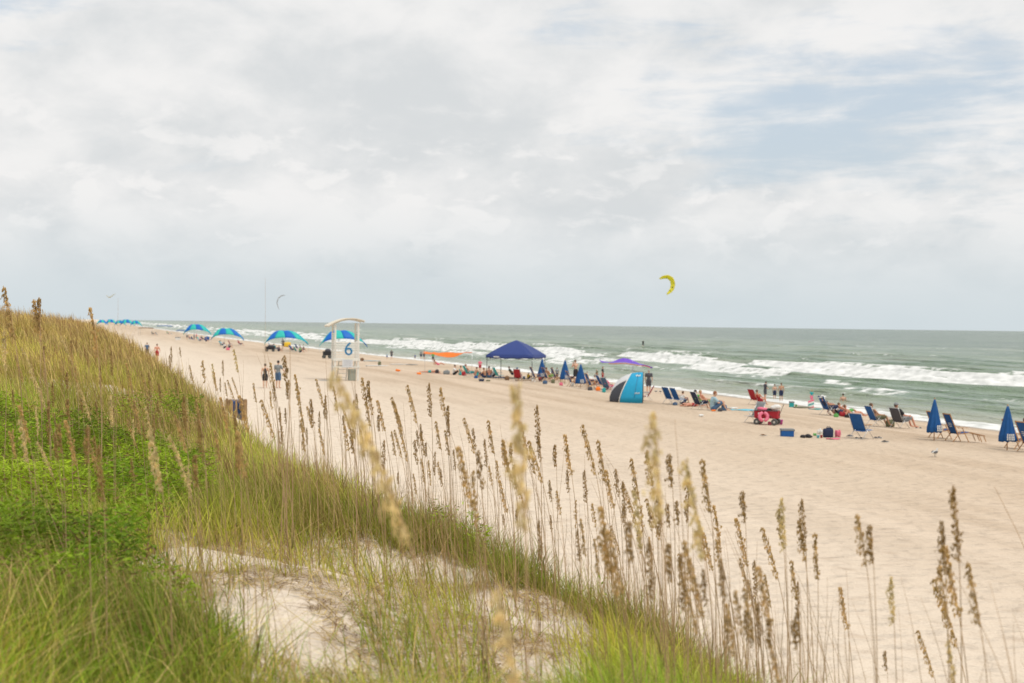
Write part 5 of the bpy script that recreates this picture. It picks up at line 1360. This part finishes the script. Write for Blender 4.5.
# ------------------------------------------------------------------ kites and the rider far out
def kite(D, pts, chord, col, label, spots=None, mid=None):
    P0 = np.array([0, 0, CAMZ])+D*ray(*pts[len(pts)//2]); k = D/F_PX; cx, cy = pts[len(pts)//2]
    t = thing('kite', label, 'kite', tuple(P0), CAMRZ, None)
    Q = [((a-cx)*k, (cy-b_)*k) for a, b_ in pts]; n = len(Q)-1
    mx = sum(q[0] for q in Q)/len(Q)-2.5*k; mz = sum(q[1] for q in Q)/len(Q)-2*k
    def arc(u):
        f = u*n; i = min(int(f), n-1); w_ = f-i
        return Vector((Q[i][0]*(1-w_)+Q[i+1][0]*w_, 0, Q[i][1]*(1-w_)+Q[i+1][1]*w_))
    def fn(u, v):
        p = arc(u); c = Vector((mx, 0, mz))-p; c.normalize(); taper = math.sin(math.pi*(.06+.88*u))**.6
        return p+(c*.95+Vector((0, .45, 0)))*chord*k*taper*v
    o = MB().sheet(fn, 24, 4, .05).build('canopy', col, t, True)
    MB().tube([arc(i/24) for i in range(25)], [k*.45*math.sin(math.pi*(.08+.84*i/24)) for i in range(25)], 8).build('leading_edge', col, t, True)
    for i, (u, v, s_) in enumerate(spots or []):
        MB().sheet(lambda a, b_: fn(u+s_*(a-.5), v+.28*(b_-.5))+Vector((.02, -.06, .02)), 3, 2, .05).build('patch', cm('cloth', 'navy'), t)
    return t
kite(460, [(659, 278.5), (663, 276), (668, 275.2), (673, 278), (675, 284), (673.5, 290), (670.5, 293), (667, 295)], 4.2, mat('kite_yellow', (1.0, .92, .14), .6, .05, .5, 0, trans=.6), 'yellow crescent kite flying above the sea', [(.66, .45, .035), (.82, .6, .04), (.24, .6, .02)])
kite(620, [(285, 295), (281.5, 295.5), (278.5, 298), (277, 302), (278, 307), (279.5, 309.5)], 1.1, mat('kite_grey', (.42, .40, .40), .7, .1, .5, 0), 'thin grey crescent kite left of the lifeguard stand')
kite(640, [(106, 295.5), (109.5, 297.6), (112, 296), (115.5, 293.6)], 1.0, mat('kite_pale', (.45, .43, .30), .7, .1, .5, 0), 'faint pale kite above the far left cabanas')
x, y, D = gp(643, 348.6)
person(643, 348.6, 'lookdown', CAMRZ, 'distant dark rider standing on a board in the waves', h=1.75, top='shirt', tc='black', bc='black', hc='dark', dz=.35, at=(x, y))
t = thing('kiteboard', 'short board under the distant rider in the waves', 'board', (x, y, .3), CAMRZ); MB().ball((0, 0, 0), (.75, .2, .04)).build('board', cm('plastic', 'char'), t, True)
# ------------------------------------------------------------------ world and sun
sun_el, sun_az = R(58), R(150)     # azimuth measured from +Y towards +X
w = bpy.data.worlds.new('World'); scene.world = w; w.use_nodes = True
nt = w.node_tree; nt.nodes.clear(); L = nt.links.new
wo = nt.nodes.new('ShaderNodeOutputWorld'); bg = nt.nodes.new('ShaderNodeBackground'); bg.inputs['Strength'].default_value = .1
L(bg.outputs[0], wo.inputs[0])
sky = nt.nodes.new('ShaderNodeTexSky'); sky.sky_type = 'NISHITA'; sky.sun_disc = False; sky.sun_elevation = sun_el; sky.sun_rotation = sun_az
sky.air_density = 1.2; sky.dust_density = 2.5
tc = nt.nodes.new('ShaderNodeTexCoord'); sp = nt.nodes.new('ShaderNodeSeparateXYZ'); L(tc.outputs['Generated'], sp.inputs[0])
def M2(op, a, b=None, c=None):
    n = nt.nodes.new('ShaderNodeMath'); n.operation = op
    for i, v in enumerate((a, b, c)):
        if v is None: continue
        if isinstance(v, (int, float)): n.inputs[i].default_value = v
        else: L(v, n.inputs[i])
    return n.outputs[0]
az = M2('ARCTAN2', sp.outputs['X'], sp.outputs['Y']); el = M2('ARCSINE', sp.outputs['Z'])
def vec(a, b, c=0.):
    n = nt.nodes.new('ShaderNodeCombineXYZ')
    for i, v in enumerate((a, b, c)):
        if isinstance(v, (int, float)): n.inputs[i].default_value = v
        else: L(v, n.inputs[i])
    return n.outputs[0]
def NZ(v, scale, detail=6, rough=.5, dist=0):
    n = nt.nodes.new('ShaderNodeTexNoise'); L(v, n.inputs['Vector']); n.inputs['Scale'].default_value = scale
    n.inputs['Detail'].default_value = detail; n.inputs['Roughness'].default_value = rough; n.inputs['Distortion'].default_value = dist
    return n.outputs['Fac']
def MR(v, a, b, c=0., d=1.):
    n = nt.nodes.new('ShaderNodeMapRange'); n.interpolation_type = 'SMOOTHSTEP'; L(v, n.inputs[0])
    for i, x in enumerate((a, b, c, d)): n.inputs[1+i].default_value = x
    return n.outputs[0]
def MX(f, a, b):
    n = nt.nodes.new('ShaderNodeMix'); n.data_type = 'RGBA'
    if isinstance(f, float): n.inputs['Factor'].default_value = f
    else: L(f, n.inputs['Factor'])
    for v, s in ((a, 'A'), (b, 'B')):
        sock = [i for i in n.inputs if i.name == s and i.type == 'RGBA'][0]
        if isinstance(v, tuple): sock.default_value = (*v, 1)
        else: L(v, sock)
    return [o for o in n.outputs if o.type == 'RGBA'][0]
def blob(a0, e0, ra, re):      # soft bump round a direction in the sky
    a = M2('DIVIDE', M2('SUBTRACT', az, R(a0)), R(ra)); e = M2('DIVIDE', M2('SUBTRACT', el, R(e0)), R(re))
    d = M2('SQRT', M2('ADD', M2('MULTIPLY', a, a), M2('MULTIPLY', e, e)))
    return MR(d, 1.0, 0.)
P1 = vec(az, M2('MULTIPLY', el, 2.1)); 
n_big = NZ(P1, 5.5, 7, .55, .25); n_mid = NZ(vec(az, M2('MULTIPLY', el, 1.7), 3.7), 13., 8, .55, .2)
n_wisp = NZ(vec(M2('ADD', az, M2('MULTIPLY', el, -.5)), M2('MULTIPLY', el, 4.5), 7.1), 9., 7, .6, .6)
gap = M2('MAXIMUM', M2('MULTIPLY', blob(29.5, 8.2, 16, 6.4), .95), M2('MULTIPLY', blob(-5.5, 12.2, 5.5, 3.2), .8))
gap = M2('MAXIMUM', gap, M2('MULTIPLY', blob(33, 4.8, 6, 2), .5))
gap = M2('MAXIMUM', gap, M2('MULTIPLY', blob(21, 11.5, 12, 3), .45))
n_str = NZ(vec(M2('ADD', az, M2('MULTIPLY', el, -.8)), M2('MULTIPLY', el, 7.), 2.3), 16., 6, .6, .5)
cov = M2('SUBTRACT', M2('ADD', M2('ADD', M2('MULTIPLY', n_wisp, 1.25), M2('MULTIPLY', n_str, .45)), M2('MULTIPLY', n_mid, .8)), M2('MULTIPLY', gap, .74))
cover = MR(cov, .48, 1.04)
high = MR(el, R(25), R(60), 0., .35)
grey = M2('MULTIPLY', blob(8, 8.6, 13, 3.9), 1.0)
grey = M2('MAXIMUM', grey, M2('MULTIPLY', blob(20, 5.6, 11, 2.4), .9))
shade = M2('ADD', M2('MULTIPLY', M2('SUBTRACT', n_big, .5), -.9), M2('MULTIPLY', M2('SUBTRACT', n_mid, .5), -2.1))
shade = M2('ADD', shade, M2('MULTIPLY', grey, .42))
# sharper lit tops of the cumulus
lit = MR(NZ(vec(az, M2('MULTIPLY', el, 1.9), 5.5), 24., 8, .55, .3), .52, .64); band = M2('MULTIPLY', MR(el, R(1.2), R(4)), MR(el, R(11), R(6)))
shade = M2('SUBTRACT', shade, M2('MULTIPLY', M2('MULTIPLY', lit, band), .38))
cl = MX(MR(shade, -.35, .62), (8.65, 8.58, 8.5), (6.75, 6.98, 7.1))
cl = MX(MR(el, R(5.5), R(.0), 0., .88), cl, (6.0, 6.75, 7.1))
skyc = MX(.62, sky.outputs[0], (7.2, 8.05, 9.0))
col = MX(cover, skyc, cl)
L(col, bg.inputs['Color'])
sl = bpy.data.lights.new('sun', 'SUN'); sl.energy = 1.9; sl.angle = R(12); sl.color = (1, .95, .87)
so = bpy.data.objects.new('sun', sl); C.objects.link(so)
sd = Vector((math.sin(sun_az)*math.cos(sun_el), math.cos(sun_az)*math.cos(sun_el), math.sin(sun_el)))
so.rotation_euler = sd.to_track_quat('Z', 'Y').to_euler(); so.location = sd*50
vs = scene.view_settings; vs.view_transform = 'Standard'; vs.look = 'None'; vs.exposure = 0.04; vs.gamma = 1
